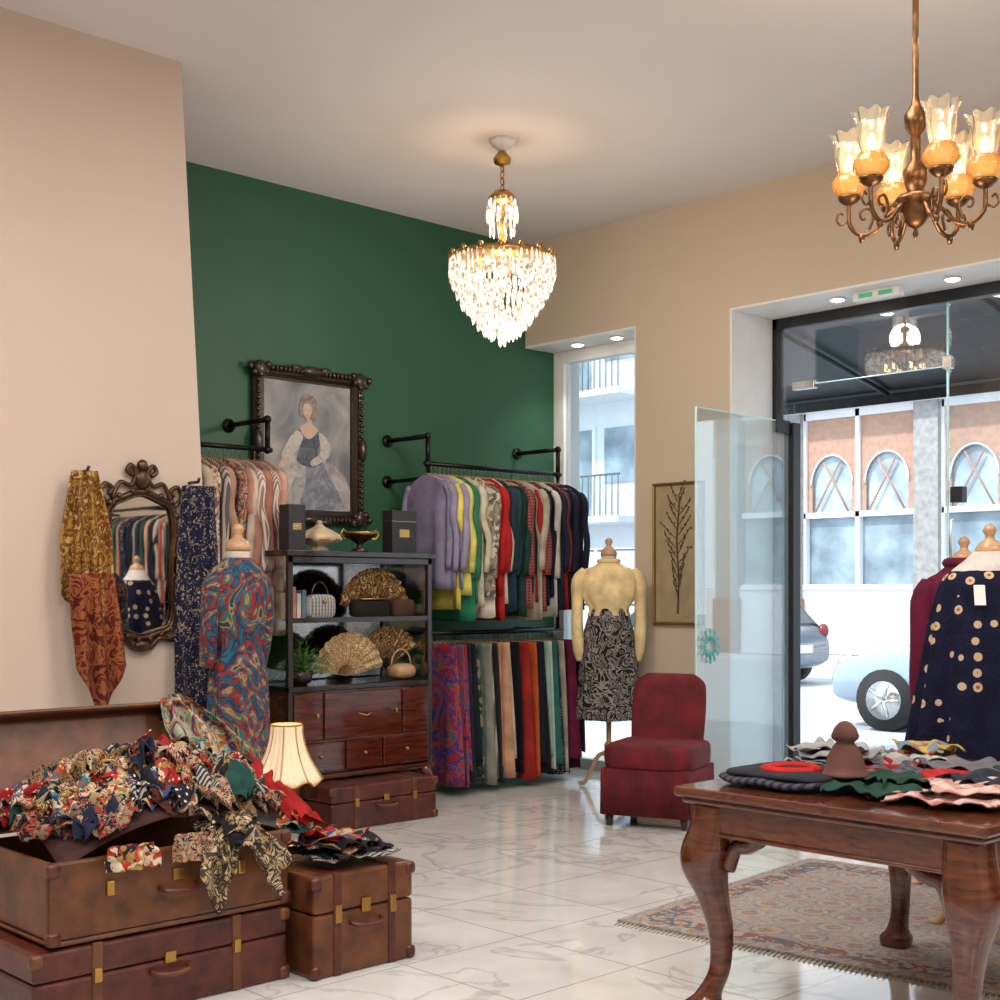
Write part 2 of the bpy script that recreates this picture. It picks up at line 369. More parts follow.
# ------------------------------------------------------------------ brass chandelier
g=group('brass_chandelier',(4.76,-2.54,0))
mb=MB(); Bz=pbr('antique_brass_dark',(.17,.085,.038),.35,.95,var=.4,vs=30)
mb.lathe([(.004,2.79),(.012,2.81),(.006,2.83),(.03,2.845),(.05,2.87),(.06,2.91),(.085,2.94),(.065,2.965),(.03,2.975),(.045,3.02),(.05,3.06),(.02,3.10),(.02,3.2),(.04,3.23),(.045,3.28),(.02,3.32),(.012,3.36),(.012,H-.05),(.06,H-.03),(.07,H),(.01,H)],(0,0,0),Bz,24)
shades=MB(); glow=MB(); bul=MB()
for k in range(6):
    a=2*pi*k/6+.35; ca,sa=cos(a),sin(a)
    pr=cat([(.05,2.93),(.10,2.90),(.15,2.845),(.21,2.83),(.255,2.87),(.262,2.93),(.26,2.975)],6)
    mb.tube([(r*ca,r*sa,z) for r,z in pr],.009,Bz,8)
    sc=cat([(.18,2.85),(.165,2.90),(.185,2.935),(.215,2.92),(.21,2.895),(.195,2.895)],5)
    mb.tube([(r*ca,r*sa,z) for r,z in sc],.006,Bz,6)
    sc=cat([(.262,2.90),(.29,2.88),(.31,2.90),(.30,2.93),(.285,2.92)],5)
    mb.tube([(r*ca,r*sa,z) for r,z in sc],.005,Bz,6)
    mb.lathe([(.008,2.80),(.014,2.82),(.006,2.84)],(.21*ca,.21*sa,0),Bz,8)
    c=(.26*ca,.26*sa,0)
    mb.lathe([(.01,2.955),(.03,2.965),(.045,2.98),(.048,2.99),(.02,2.99)],c,Bz,16)
    glow.lathe([(.028,2.99),(.052,3.0),(.068,3.025),(.068,3.05),(.052,3.075),(.042,3.085)],c,M['flame'],36,.035,12)
    shades.grid((lambda c: (lambda u,v: (lambda r: (c[0]+r*cos(2*pi*u),c[1]+r*sin(2*pi*u),3.083+.155*v+.006*v**3*cos(16*pi*u)))( .042+.012*sin(v*pi*1.1)+ .034*v**4*(1+.22*cos(16*pi*u)))))(c),64,10,M['chim'])
    bul.ell((c[0],c[1],3.12),(.016,.016,.042),M['bulb'],10,8)
mb.obj('scroll_arms',g); shades.obj('chimney_shades',g); glow.obj('amber_globes',g); bul.obj('bulbs',g)
plight(4.76,-2.54,3.6,22,(1,.80,.56),.15); plight(4.76,-2.54,2.55,10,(1,.80,.56),.12)

# ------------------------------------------------------------------ ornate painting
g=group('framed_portrait_painting',(0.0,-2.085,2.37))
mb=MB(); DW=M['darkwood']; hw,hh=.45,.52
def mitre(mb,hw,hh,prof,mat):
    rs=[]
    for (ins,x) in prof:
        rs.append([(x,-hw+ins,-hh+ins),(x,hw-ins,-hh+ins),(x,hw-ins,hh-ins),(x,-hw+ins,hh-ins)])
    mb.rings(rs,mat,caps=False,smooth=False)
mitre(mb,hw,hh,[(0,.002),(0,.04),(.02,.065),(.04,.05),(.06,.055),(.080,.03),(.090,.03),(.095,.012)],DW)
for i in range(26):
    for sy in (-1,1):
        t=-1+2*(i+.5)/26
        mb.ell((.06,sy*(hw-.025),t*hh*.96),(.018,.02,.017),DW,8,6)
        mb.ell((.06,t*hw*.96,sy*(hh-.025)),(.018,.015,.02),DW,8,6)
for sy in (-1,1):
    for sz in (-1,1):
        cy,cz=sy*(hw-.04),sz*(hh-.04)
        mb.ell((.06,cy,cz),(.035,.055,.055),DW,12,8)
        for q in range(5):
            a=q*pi/4*.9
            mb.ell((.065,cy-sy*.02-sy*.1*cos(a)*.7+sy*.03,cz-sz*.1*sin(a)*.7+sz*.03),(.022,.025,.025),DW,8,6)
    mb.ell((.065,sy*(hw-.02),0),(.03,.035,.08),DW,10,8); mb.ell((.065,0,sy*(hh-.02)),(.03,.09,.035),DW,10,8)
    for q in (-1,1): mb.ell((.06,q*.12,sy*(hh-.005)),(.02,.05,.022),DW,8,6)
mb.obj('carved_frame',g)
def cloudy(name,a,b_,c,sc=6,dist=1.5):
    m,nt,b=newmat(name); v=coords(nt); n=noisen(nt,v,sc,5,dist)
    nt.links.new(rampn(nt,n.outputs['Fac'],[(.3,a),(.5,b_),(.7,c)]),b.inputs['Base Color']); b.inputs['Roughness'].default_value=.6; return m
mb=MB(); m=cloudy('oil_canvas_background',(.12,.13,.16),(.24,.25,.28),(.42,.39,.38),3,1)
mb.box(.005,.014,-.36,.36,-.43,.43,m); mb.obj('canvas',g)
mb=MB()
skirt=cloudy('painted_skirt',(.22,.21,.24),(.36,.34,.36),(.50,.46,.45),7,2.5); navy=cloudy('painted_bodice',(.03,.035,.055),(.07,.085,.12),(.16,.17,.2),12,2); skin=pbr('painted_skin',(.52,.38,.32),.6,var=.12); hair=cloudy('painted_hair',(.12,.10,.09),(.24,.20,.17),(.34,.3,.27),14); wh=cloudy('painted_lace',(.32,.30,.30),(.46,.43,.42),(.54,.51,.49),18); blu=cloudy('painted_blue_drape',(.12,.13,.17),(.20,.22,.28),(.34,.34,.38),8,2.5)
mb.poly(catc([(-.355,-.42),(-.355,-.28),(-.28,-.18),(-.18,-.10),(-.05,-.05),(.09,-.06),(.2,-.11),(.30,-.18),(.355,-.28),(.355,-.42)],5),.0142,skirt,.001)
mb.poly(catc([(-.05,-.41),(-.02,-.25),(.0,-.08),(.1,-.08),(.18,-.2),(.27,-.33),(.26,-.41)],5),.0156,blu,.001)
mb.poly(catc([(-.33,-.41),(-.25,-.26),(-.12,-.14),(-.08,-.16),(-.15,-.3),(-.2,-.41)],5),.0156,wh,.001)
mb.poly(catc([(-.09,-.1),(-.06,.0),(-.10,.08),(-.03,.13),(.05,.12),(.12,.07),(.08,-.02),(.12,-.1),(.02,-.14)],5),.017,navy,.001)
mb.poly(catc([(-.10,.10),(-.17,.02),(-.22,-.08),(-.17,-.12),(-.1,-.04),(-.04,.06)],5),.0184,wh,.001)
mb.poly(catc([(.09,.10),(.18,.03),(.17,-.06),(.05,-.13),(.02,-.10),(.10,-.03)],5),.0184,wh,.001)
mb.poly(catc([(-.19,-.08),(-.24,-.13),(-.23,-.16),(-.16,-.12)],4),.0198,skin,.001)
mb.poly(catc([(-.07,.12),(-.015,.16),(-.015,.2),(.03,.2),(.03,.16),(.08,.11),(0,.05)],5),.0186,skin,.001)
mb.poly(catc([(-.065,.20),(-.07,.28),(-.03,.35),(.04,.34),(.08,.27),(.07,.2),(.05,.17),(-.01,.2)],5),.020,hair,.001)
mb.poly(catc([(-.042,.23),(-.038,.275),(-.01,.29),(.022,.275),(.025,.225),(-.002,.187),(-.032,.2)],5),.0214,skin,.001)
for ex in (-.026,.004): mb.ell((.0226,ex,.245),(.0008,.006,.003),hair,8,5)
mb.ell((.0226,-.012,.208),(.0008,.008,.003),pbr('painted_lips',(.4,.12,.1),.6),8,5)
mb.obj('painted_lady',g)

# ------------------------------------------------------------------ clothes racks
def garment(mb,y,cx,zt,L,w,mat,th=.03,sleeve=True,mat2=None,ph=0):
    n=26; rs=[]
    rows=[0,.03,.07,.12,.2,.35,.5,.65,.8,.92,1]
    rot=random.uniform(-.14,.14)
    for t in rows:
        z=zt-L*t
        if sleeve:
            d=L*t
            a= .05 if d<.005 else min(w/2, .05+ (w/2-.05)*min(1,(d/.10))**.7)
            a*= (1-.06*sin(t*3)) if t>.1 else 1
        else:
            a=w/2*(.72+.28*t)
        b=.008+th*min(1,t*3+.1)
        ring=[]
        for j in range(n):
            q=2*pi*j/n
            cxx=math.copysign(abs(cos(q))**.7,cos(q)); sy=sin(q)
            x=a*cxx; yy=b*sy*(1+.35*t*sin(5*q+ph))+ .016*t*sin(x*34+ph)
            ring.append((cx+x*cos(rot)-yy*sin(rot), y+x*sin(rot)*.6+yy, z+ .008*sin(3*q+ph)*t))
        rs.append(ring)
    mb.rings(rs,mat)
    if sleeve:
        for sx in (-1,1):
            x0=cx+sx*(w/2-.05)
            SL=min(L*.8,.58)+random.uniform(-.04,.03)
            pts=[(x0,y+sx*.25*rot,zt-.07),(x0+sx*.045,y+sx*.25*rot+.008,zt-.15),(x0+sx*.055,y+sx*.3*rot-.008,zt-.3),(x0+sx*.050+random.uniform(-.02,.02),y+.008,zt-.45),(x0+sx*.045,y,zt-.10-SL)]
            mb.tube(cat(pts,3),[.020]+[.034]*4+[.031]*7+[.027],mat2 or mat,10,.75,.12)
def hangers(mb,ys,cx,zr,zt):
    for y in ys:
        mb.tube([(cx,y,zt-.01),(cx,y,zr-.02),(cx+.012,y,zr+.005),(cx,y,zr+.017),(cx-.012,y,zr+.008)],.0025,M['chrome'],5)
        mb.tube([(cx-.17,y,zt-.055),(cx,y,zt+.005),(cx+.17,y,zt-.055)],.005,M['lwood'],5)
ck=fab('plaid',((.30,.04,.04),(.03,.01,.015),(.4,.3,.25)),14)
cols_up=[S(.22,.20,.31),S(.24,.22,.34),S(.27,.25,.37),S(.62,.52,.10),S(.60,.54,.14),S(.02,.20,.11),S(.03,.17,.09),fab('plaid',((.4,.4,.36),(.15,.15,.14),(.6,.6,.55)),12),S(.5,.46,.36),fab('floral',((.25,.2,.15),(.5,.45,.35),(.1,.1,.1)),30),S(.68,.62,.52),S(.42,.37,.30),S(.40,.012,.012),S(.36,.015,.015),S(.62,.55,.45),S(.012,.03,.05),S(.01,.10,.08),S(.012,.06,.07),S(.01,.04,.035),ck,S(.008,.010,.03),S(.40,.36,.28),S(.32,.015,.012),ck,S(.01,.01,.014),S(.012,.012,.03),S(.5,.48,.44),fab('dots',((.010,.012,.03),(.45,.45,.45)),60),S(.010,.014,.035),S(.38,.02,.01),S(.008,.010,.022),S(.012,.014,.035),S(.008,.008,.014),S(.010,.012,.03)]
cols_lo=[fab('paisley',((.38,.02,.015),(.03,.05,.25),(.42,.05,.03),(.03,.12,.18)),5),fab('paisley',((.03,.03,.16),(.38,.03,.02),(.03,.10,.2),(.32,.03,.05)),5),fab('paisley',((.35,.02,.015),(.03,.05,.25),(.42,.05,.03),(.03,.12,.18)),5),S(.015,.02,.035),S(.01,.012,.02),fab('floral',((.03,.06,.06),(.22,.18,.1),(.02,.03,.03)),30),S(.06,.14,.10),S(.22,.22,.19),fab('stripe',((.1,.11,.1),(.38,.36,.3)),14),S(.012,.02,.02),S(.45,.20,.12),S(.52,.28,.18),S(.50,.42,.32),S(.005,.005,.007),S(.008,.008,.01),S(.32,.02,.015),S(.62,.6,.5),S(.42,.08,.02),S(.008,.012,.02),S(.01,.01,.015),S(.30,.45,.40),S(.55,.60,.54),S(.02,.14,.12),fab('dots',((.03,.03,.05),(.4,.4,.4)),60),S(.42,.38,.3),S(.012,.012,.028),S(.18,.015,.06),S(.06,.01,.035),S(.012,.012,.03)]
cols_le=[S(.04,.03,.03),fab('floral',((.4,.3,.2),(.1,.06,.04),(.5,.4,.3)),40),S(.25,.12,.08),fab('paisley',((.5,.4,.3),(.2,.07,.05),(.6,.5,.4)),28),S(.50,.42,.32),fab('floral',((.45,.33,.25),(.22,.08,.07),(.6,.55,.42)),45),fab('stripe',((.50,.40,.34),(.10,.10,.12)),16),S(.45,.27,.20),fab('floral',((.42,.30,.20),(.06,.08,.08),(.35,.10,.06)),50),S(.58,.48,.38),S(.48,.24,.19),fab('stripe',((.7,.62,.54),(.3,.2,.18)),22),S(.42,.18,.14),fab('stripe',((.65,.55,.46),(.22,.15,.14)),30),S(.55,.31,.24)]
def pipe_bracket(mb,y,X=.45,zr=2.27):
    B=M['black']
    mb.tube([(0.0,y,zr+.19),(X,y,zr+.19)],.017,B,10); mb.tube([(X,y,zr+.20),(X,y,zr-.02)],.017,B,10); mb.tube([(0,y,zr-.10),(X,y,zr-.10)],.015,B,10)
    for z in (zr+.19,zr-.10): mb.tube([(0.002,y,z),(.014,y,z)],.045,B,16)
    for p in ((X,y,zr+.19),(X,y,zr)): mb.ell(p,(.026,.026,.026),B,10,8)
g=group('double_clothing_rack',(0,0,0))
mb=MB(); pipe_bracket(mb,-1.39); pipe_bracket(mb,-.10)
mb.tube([(.45,-1.42,2.27),(.45,-.07,2.27)],.016,M['black'],10)
mb.tube([(.45,-1.39,2.25),(.45,-1.39,1.10)],.014,M['black'],8); mb.tube([(.45,-.10,2.25),(.45,-.10,1.10)],.014,M['black'],8)
mb.tube([(.45,-1.42,1.10),(.45,-.07,1.10)],.016,M['black'],10)
mb.tube([(0.002,-1.39,1.1),(.45,-1.39,1.1)],.014,M['black'],8);mb.tube([(0.002,-.1,1.1),(.45,-.1,1.1)],.014,M['black'],8)
mb.obj('pipe_rails',g)
mb=MB(); ys=[-1.40+1.30*i/(len(cols_up)-1) for i in range(len(cols_up))]
for i,(y,c) in enumerate(zip(ys,cols_up)):
    L=[.90,.84,.98,.92,.82,1.0,.88,.94][i%8]
    if i>len(ys)-7: L=.93
    if i<3: L=.78
    garment(mb,y,.47+random.uniform(-.02,.03),2.19,L,.46+random.uniform(-.04,.05),c,.022,ph=i*1.3)
mb.obj('upper_garments',g)
mb=MB(); hangers(mb,ys,.45,2.27,2.2)
ys2=[-1.35+1.24*i/(len(cols_lo)-1) for i in range(len(cols_lo))]; hangers(mb,ys2,.45,1.1,1.04); mb.obj('hangers',g)
mb=MB()
for i,(y,c) in enumerate(zip(ys2,cols_lo)):
    garment(mb,y,.54+random.uniform(-.03,.03),1.03,[.95,.96,.86,.94,.82,.92,.88,.97][i%8],.50 if i<3 else .42,c,.026,False,ph=i*1.7)
mb.obj('lower_garments',g)
g=group('wall_clothing_rack',(0,0,0))
mb=MB(); pipe_bracket(mb,-2.70); mb.tube([(.45,-3.58,2.27),(.45,-2.67,2.27)],.016,M['black'],10); mb.obj('pipe_rail',g)
ys=[-3.5+.76*i/(len(cols_le)-1) for i in range(len(cols_le))]
mb=MB()
for i,(y,c) in enumerate(zip(ys,cols_le)):
    garment(mb,y,.48,2.19,[.95,1.06,.9,1.02][i%4],.46,c,.024,ph=i*1.1)
mb.obj('garments',g)
mb=MB(); hangers(mb,ys,.45,2.27,2.2); mb.obj('hangers',g)
g=group('double_clothing_rack',(6.5,-.005,0),-pi/2)
mb=MB()
for z in (2.25,1.15):
    mb.tube([(.45,0,z),(.45,2.9,z)],.016,M['black'],10)
    for y in (0.05,1.45,2.85): mb.tube([(0.002,y,z),(.45,y,z)],.015,M['black'],8)
mb.obj('rail',g)
mb=MB(); dk=cols_up[15:]+cols_lo[3:15]+[cols_up[12]]
for i in range(42):
    garment(mb,.1+i*.066,.47,2.17,random.uniform(.8,.95),.46,dk[(i*7)%len(dk)],.034,ph=i)
    garment(mb,.1+i*.066,.47,1.08,random.uniform(.7,.9),.42,dk[(i*5+3)%len(dk)],.034,False,ph=i)
mb.obj('garments',g)

# ------------------------------------------------------------------ display cabinet
g=group('display_cabinet',(.70,-2.337,0))
mb=MB(); K=pbr('ebonised_wood',(.018,.008,.006),.22,coat=.5); MH=M['maho']
hx,hy=.25,.553
for sx in(-1,1):
    for sy in(-1,1):
        mb.box(sx*hx-(.03 if sx>0 else 0),sx*hx+(0 if sx>0 else .03),sy*hy-(.035 if sy>0 else 0),sy*hy+(0 if sy>0 else .035),.0,1.60,K)
mb.box(-hx-.015,hx+.02,-hy-.02,hy+.02,1.60,1.635,K)
mb.box(-hx,hx+.01,-hy,hy,.80,.83,K); mb.box(-hx,-hx+.015,-hy,hy,.83,1.6,K)
mb.box(hx-.01,hx+.0,-hy,hy,1.56,1.6,K)
mb.obj('frame',g,bevel=.004)
mb=MB(); mb.box(-hx+.03,hx-.012,-hy+.03,hy-.03,.30,.80,MH)
z0,z1=.505,.785
for a,b_ in ((-.515,-.31),(-.295,.295),(.31,.515)): mb.box(hx-.012,hx+.008,a,b_,z0,z1,MH)
for a,b_ in ((-.515,-.15),(-.135,.135),(.15,.515)): mb.box(hx-.012,hx+.012,a,b_,.315,.49,MH)
mb.box(-hx,hx+.02,-hy-.005,hy+.005,.27,.30,MH); mb.box(-hx,hx+.018,-hy,hy,.49,.505,MH)
for sy in(-1,1):
    mb.tube([(hx-.02,sy*.5,.27),(hx+.01,sy*.515,.2),(hx-.01,sy*.51,.1),(hx+.01,sy*.52,.0)],[.045,.035,.022,.03],MH,10)
mb.obj('drawer_section',g,bevel=.006)
mb=MB()
for y in (-.33,0,.33): mb.ell((hx+.022,y,.405),(.012,.012,.012),Br,8,6)
mb.tube([(hx+.02,-.05,.65),(hx+.035,0,.635),(hx+.02,.05,.65)],.005,Br,6)
for y in (-.30,.30): mb.ell((hx+.014,y-.05,.65),(.006,.01,.016),Br,8,6)
mb.obj('brass_pulls',g)
mb=MB(); mb.box(-hx+.02,hx-.02,-hy+.02,hy-.02,1.215,1.225,M['cabglass']); mb.box(-hx+.03,hx-.03,-hy+.001,-hy+.006,.83,1.6,M['cabglass']);mb.box(-hx+.03,hx-.03,hy-.006,hy-.001,.83,1.6,M['cabglass']); mb.obj('glass_shelf',g)
mb=MB(); mb.box(-hx+.016,-hx+.02,-hy+.03,hy-.03,.84,1.59,pbr('smoked_mirror',(.30,.27,.25),.08,1,var=.2)); mb.box(hx-.012,hx-.002,-hy,hy,1.205,1.235,K);mb.obj('mirror_back',g)
def fan(mb,c,r,mat,mat2,a0=10,a1=170,r0=.25):
    n=24
    def f(u,v):
        a=radians(a0+(a1-a0)*u); rr=r*(r0+(1-r0)*v)
        return (c[0]+.010*(1 if int(round(u*n))%2 else -1)*v+ .03*v, c[1]-rr*cos(a), c[2]+rr*sin(a))
    mb.grid(f,n,4,mat,False)
    for k in range(0,n+1,2):
        a=radians(a0+(a1-a0)*k/n); mb.tube([(c[0]-.004,c[1],c[2]),(c[0]+.02,c[1]-r*.55*cos(a),c[2]+r*.55*sin(a))],.003,mat2,5)
gold=fab('paisley',((.30,.16,.05),(.08,.03,.015),(.5,.36,.16)),18); crm=fab('paisley',((.54,.42,.22),(.30,.16,.06),(.62,.54,.34)),22)
mb=MB(); fan(mb,(.08,.20,1.26),.28,gold,M['darkwood']); mb.obj('folding_fan_gold',g,solid=.002)
mb=MB(); fan(mb,(.10,-.02,.87),.27,crm,M['lwood']); mb.obj('folding_fan_cream',g,solid=.002)
mb=MB(); fan(mb,(.06,.33,.90),.27,gold,M['darkwood'],30,150); mb.obj('folding_fan_brown',g,solid=.002)
mb=MB(); mb.ell((.1,-.22,1.30),(.05,.10,.075),fab('plaid',((.5,.5,.5),(.02,.02,.02),(.7,.7,.7)),14),16,10,.5)
mb.tube([(.1,-.22+.06*cos(a),1.36+.09*sin(a)) for a in [pi*i/12 for i in range(13)]],.006,K,6); mb.ell((.155,-.22,1.33),(.01,.015,.015),Br,8,6); mb.obj('checked_handbag',g)
mb=MB(); mb.ell((.13,.14,1.285),(.04,.15,.058),S(.012,.01,.008),18,10,.45); mb.ell((.13,.40,1.285),(.04,.09,.058),S(.06,.03,.02),18,10,.45); mb.tube([(.17,.05,1.345),(.17,.27,1.345)],.006,Br,6); mb.obj('clutch_bags',g)
mb=MB()
for i in range(5): mb.box(-.05+.0,.1,-.50+i*.038,-.47+i*.038,1.228,1.38+.02*(i%3),[S(.4,.35,.3),S(.1,.08,.08),S(.5,.2,.2),S(.6,.55,.45),S(.15,.2,.3)][i])
mb.obj('books',g,bevel=.003)
mb=MB(); lf=pbr('leaf_green',(.08,.20,.04),.5,var=.5,vs=20)
mb.lathe([(.04,.83),(.07,.85),(.08,.92),(.075,.92),(.01,.91)],(.12,-.38,0),M['darkwood'],20)
for i in range(320):
    a=random.uniform(0,2*pi); r=random.uniform(.02,.19); z=.88+random.uniform(0,.26)*(1-r*2.2)
    x,y=.14+r*cos(a)*.5,-.36+r*sin(a); d=random.uniform(.015,.028)
    p=Vector((x,y,z)); q=Vector((cos(a),sin(a),random.uniform(-.3,.6))).normalized(); w=q.cross(Vector((0,0,1))).normalized()
    mb.add([p,p+q*d+w*d*.4,p+q*2*d,p+q*d-w*d*.4],[(0,1,2,3)],lf)
    if i%3==0: mb.tube([(.12,-.38,.91),tuple(p)],.0015,lf,4)
mb.obj('potted_plant',g)
mb=MB(); mb.ell((.1,.42,.88),(.08,.09,.05),M['lwood'],16,8,.7); mb.tube([(.1,.42+.08*cos(a),.92+.1*sin(a)) for a in [pi*i/12 for i in range(13)]],.006,M['lwood'],6);mb.obj('wicker_basket',g)
bx=pbr('black_card_box',(.02,.02,.022),.5)
mb=MB(); mb.box(-.05,.05,-.06,.06,0,.27,bx); mb.box(.05,.052,-.03,.03,.12,.16,crm); mb.obj('black_gift_box',None,(.86,-2.80,1.636),bevel=.003)
mb=MB(); mb.box(-.05,.05,-.10,.10,0,.27,bx); mb.box(-.051,.051,-.101,.101,.20,.203,M['chrome']); mb.box(.05,.052,-.04,.04,.10,.15,Br); mb.obj('black_gift_box',None,(.80,-1.93,1.636),bevel=.003)
mb=MB(); shell=pbr('ivory_porcelain',(.52,.41,.28),.3,var=.35)
mb.lathe([(.05,0),(.055,.015),(.03,.03),(.10,.05),(.135,.07),(.12,.10),(.07,.13),(.03,.15),(.015,.17),(.02,.18),(.005,.19)],(0,0,0),shell,48,.07,8)
mb.tube([(.13*cos(a),.13*sin(a),.07) for a in [2*pi*i/24 for i in range(25)]],.006,Br,6); mb.obj('porcelain_tureen',None,(.80,-2.56,1.636))
mb=MB(); mb.lathe([(.05,0),(.055,.012),(.02,.03),(.018,.05),(.05,.07),(.095,.10),(.105,.125),(.10,.13),(.06,.12),(.005,.115)],(0,0,0),K,24); mb.lathe([(.095,.101),(.108,.118),(.107,.128),(.095,.124)],(0,0,0),Br,24)
for sy in(-1,1): mb.tube([(0,sy*.09,.11),(0,sy*.13,.14),(0,sy*.15,.11),(0,sy*.12,.08),(0,sy*.08,.09)],.007,Br,6)
mb.obj('gilt_centerpiece_bowl',None,(.80,-2.25,1.636))

# ------------------------------------------------------------------ suitcases
def suitcase(name,loc,lx,ly,lz,mat,opened=False,rz=0):
    g=group(name,loc,rz); mb=MB(); x,y=lx/2,ly/2
    if opened:
        t=.02
        mb.box(-x,x,-y,y,0,t,mat); mb.box(-x,-x+t,-y,y,t,lz,mat); mb.box(x-t,x,-y,y,t,lz,mat); mb.box(-x+t,x-t,-y,-y+t,t,lz,mat); mb.box(-x+t,x-t,y-t,y,t,lz,mat)
        x0,x1=-x-.03,-x-.20
        def lid(ya,yb,a0,a1,h0,h1,mt):
            vs=[(x0+a0,ya,lz+h0),(x0+a1,ya,lz+h0+.02),(x1+a1,ya,lz+h1+.02),(x1+a0,ya,lz+h1)]
            vs+= [(p[0],yb,p[2]) for p in vs]
            mb.add(vs,[(0,1,2,3),(7,6,5,4),(0,4,5,1),(1,5,6,2),(2,6,7,3),(3,7,4,0)],mt)
        lid(-y,y,0,.03,0,.40,mat)
        lid(-y,-y+.02,.03,.11,0,.40,mat); lid(y-.02,y,.03,.11,0,.40,mat)
        vs=[(x1+.03,-y,lz+.385),(x1+.11,-y,lz+.41),(x1+.11,-y,lz+.43),(x1+.03,-y,lz+.42)]; vs+=[(p[0],y,p[2]) for p in vs]
        mb.add(vs,[(0,1,2,3),(7,6,5,4),(0,4,5,1),(1,5,6,2),(2,6,7,3),(3,7,4,0)],mat)
    else:
        mb.box(-x,x,-y,y,0,lz*.62,mat); mb.box(-x,x,-y,y,lz*.63,lz,mat)
    mb.obj('shell',g,bevel=.012)
    mb=MB(); D=M['leather']if mat!=M['leather'] else M['leather2']
    for sy in(-1,1):
        for zz in (0,lz):
            mb.ell((x-.01,sy*(y-.012),abs(zz-.026)),(.020,.024,.024),D,10,8,.6)
        if not opened: mb.box(-x-.004,x+.005,sy*y*.55-.018,sy*y*.55+.018,0.002,lz+.004,D)
        mb.box(x,x+.012,sy*y*.55-.014,sy*y*.55+.014,lz*.52,lz*.70,Br)
    mb.obj('straps_and_corners',g,bevel=.004)
    mb=MB(); mb.tube(cat([(x+.005,-.07,lz*.5),(x+.035,-.055,lz*.48),(x+.04,0,lz*.46),(x+.035,.055,lz*.48),(x+.005,.07,lz*.5)],4),.009,D,8)
    mb.box(x,x+.008,-.02,.02,lz*.58,lz*.72,Br); mb.obj('handle',g)
    return g
suitcase('leather_suitcase',(.96,-2.37,0),.50,.80,.255,M['leather'])
suitcase('travel_trunk',(3.14,-5.09,0),.60,.95,.26,M['leather'])
suitcase('open_suitcase',(3.16,-5.06,.268),.56,.90,.27,M['leather2'],True)
suitcase('vintage_suitcase',(3.27,-4.34,0),.54,.46,.37,M['leather2'])

# ------------------------------------------------------------------ scarves
pal=[fab('paisley',((.38,.02,.012),(.50,.40,.28),(.14,.01,.01)),22),fab('floral',((.54,.47,.34),(.02,.02,.025),(.38,.03,.02),(.30,.18,.05)),48),fab('dots',((.008,.008,.018),(.6,.54,.44)),50),
     fab('floral',((.03,.12,.16),(.42,.37,.24),(.35,.06,.02),(.012,.03,.07)),48),S(.30,.008,.008),fab('paisley',((.33,.18,.035),(.06,.02,.01),(.46,.32,.15)),24),fab('stripe',((.34,.32,.27),(.02,.02,.025)),20),
     fab('floral',((.01,.01,.014),(.25,.025,.012),(.2,.16,.11)),60),S(.012,.06,.05),fab('paisley',((.014,.014,.03),(.38,.28,.17),(.2,.025,.02)),30),S(.36,.26,.13),fab('dots',((.28,.012,.012),(.55,.5,.42)),55),
     fab('patch',((.30,.10,.025),(.02,.06,.18),(.34,.29,.18),(.24,.012,.012)),34),S(.010,.010,.014),fab('plaid',((.26,.18,.10),(.04,.04,.05),(.32,.05,.025)),22),S(.012,.018,.045),fab('floral',((.46,.41,.31),(.06,.09,.15),(.25,.16,.08)),55),S(.10,.03,.02),fab('paisley',((.05,.03,.02),(.25,.15,.06),(.02,.015,.015)),26)]
def sheet(mb,cx,cy,lx,ly,rot,zf,mat,seed,amp=.03,n=26,lift=0,fq=26,tilt=0):
    cr,sr=cos(rot),sin(rot); th=seed*1.7; tx,ty=tilt*cos(seed*3.1),tilt*sin(seed*3.1)
    def f(u,v):
        a=(u-.5)*lx; b=(v-.5)*ly
        a*=1+.35*noise.noise(Vector((u*3,v*3,seed))); b*=1+.35*noise.noise(Vector((u*3+5,v*3,seed)))
        x=cx+a*cr-b*sr; y=cy+a*sr+b*cr
        w=noise.noise(Vector((x*6+seed*3,y*6,seed)))
        r=abs(sin(fq*(x*cos(th)+y*sin(th))+6*w))
        z=zf(x,y)+lift+amp*(r-.3)+amp*1.0*noise.noise(Vector((x*16,y*16,seed*2)))+a*tx+b*ty
        return (x+.014*sin(34*z+seed),y+.014*cos(30*z+seed),z)
    mb.grid(f,n,n,mat)
def dome(cx,cy,rx,ry,z0,h,lo):
    def f(x,y):
        d=((x-cx)/rx)**2+((y-cy)/ry)**2
        return max(lo,z0+h*(1-d))
    return f
g=group('scarf_pile',(0,0,0))
df=dome(3.12,-4.98,.46,.66,.54,.24,.44)
mb=MB(); mb.grid(lambda u,v:(2.90+.53*u,-5.47+.84*v,df(2.90+.53*u,-5.47+.84*v)-.03),24,30,S(.05,.02,.02))
for i in range(150):
    cx=3.14+random.uniform(-.24,.25); cy=-5.03+random.uniform(-.42,.42)
    sheet(mb,cx,cy,random.uniform(.12,.22),random.uniform(.08,.17),random.uniform(0,3),df,pal[(i*7+i//17)%len(pal)],i*1.37,random.uniform(.03,.06),20,random.uniform(-.01,.035),random.uniform(35,65),random.uniform(0,.4))
mb.obj('scarves',g,solid=.002)
def drape(mb,p,d,w,L,mat,seed,out=(0,0),k=3,amp=.02,taper=.5,n=18,point=0):
    nx,ny=-d[1],d[0]
    def f(u,v):
        ww=w*(taper+(1-taper)*min(1,v*2))
        s=(u-.5)*ww; fold=amp*sin(k*2*pi*u+seed+v*1.2)*(.4+.6*v)
        zz=p[2]-L*v*(1-point*abs(u-.5)*2*1.0)
        o=.02*noise.noise(Vector((u*3,v*4,seed)))
        return (p[0]+d[0]*s+nx*(fold+o)+out[0]*v, p[1]+d[1]*s+ny*(fold+o)+out[1]*v, zz)
    mb.grid(f,n*2,n,mat)
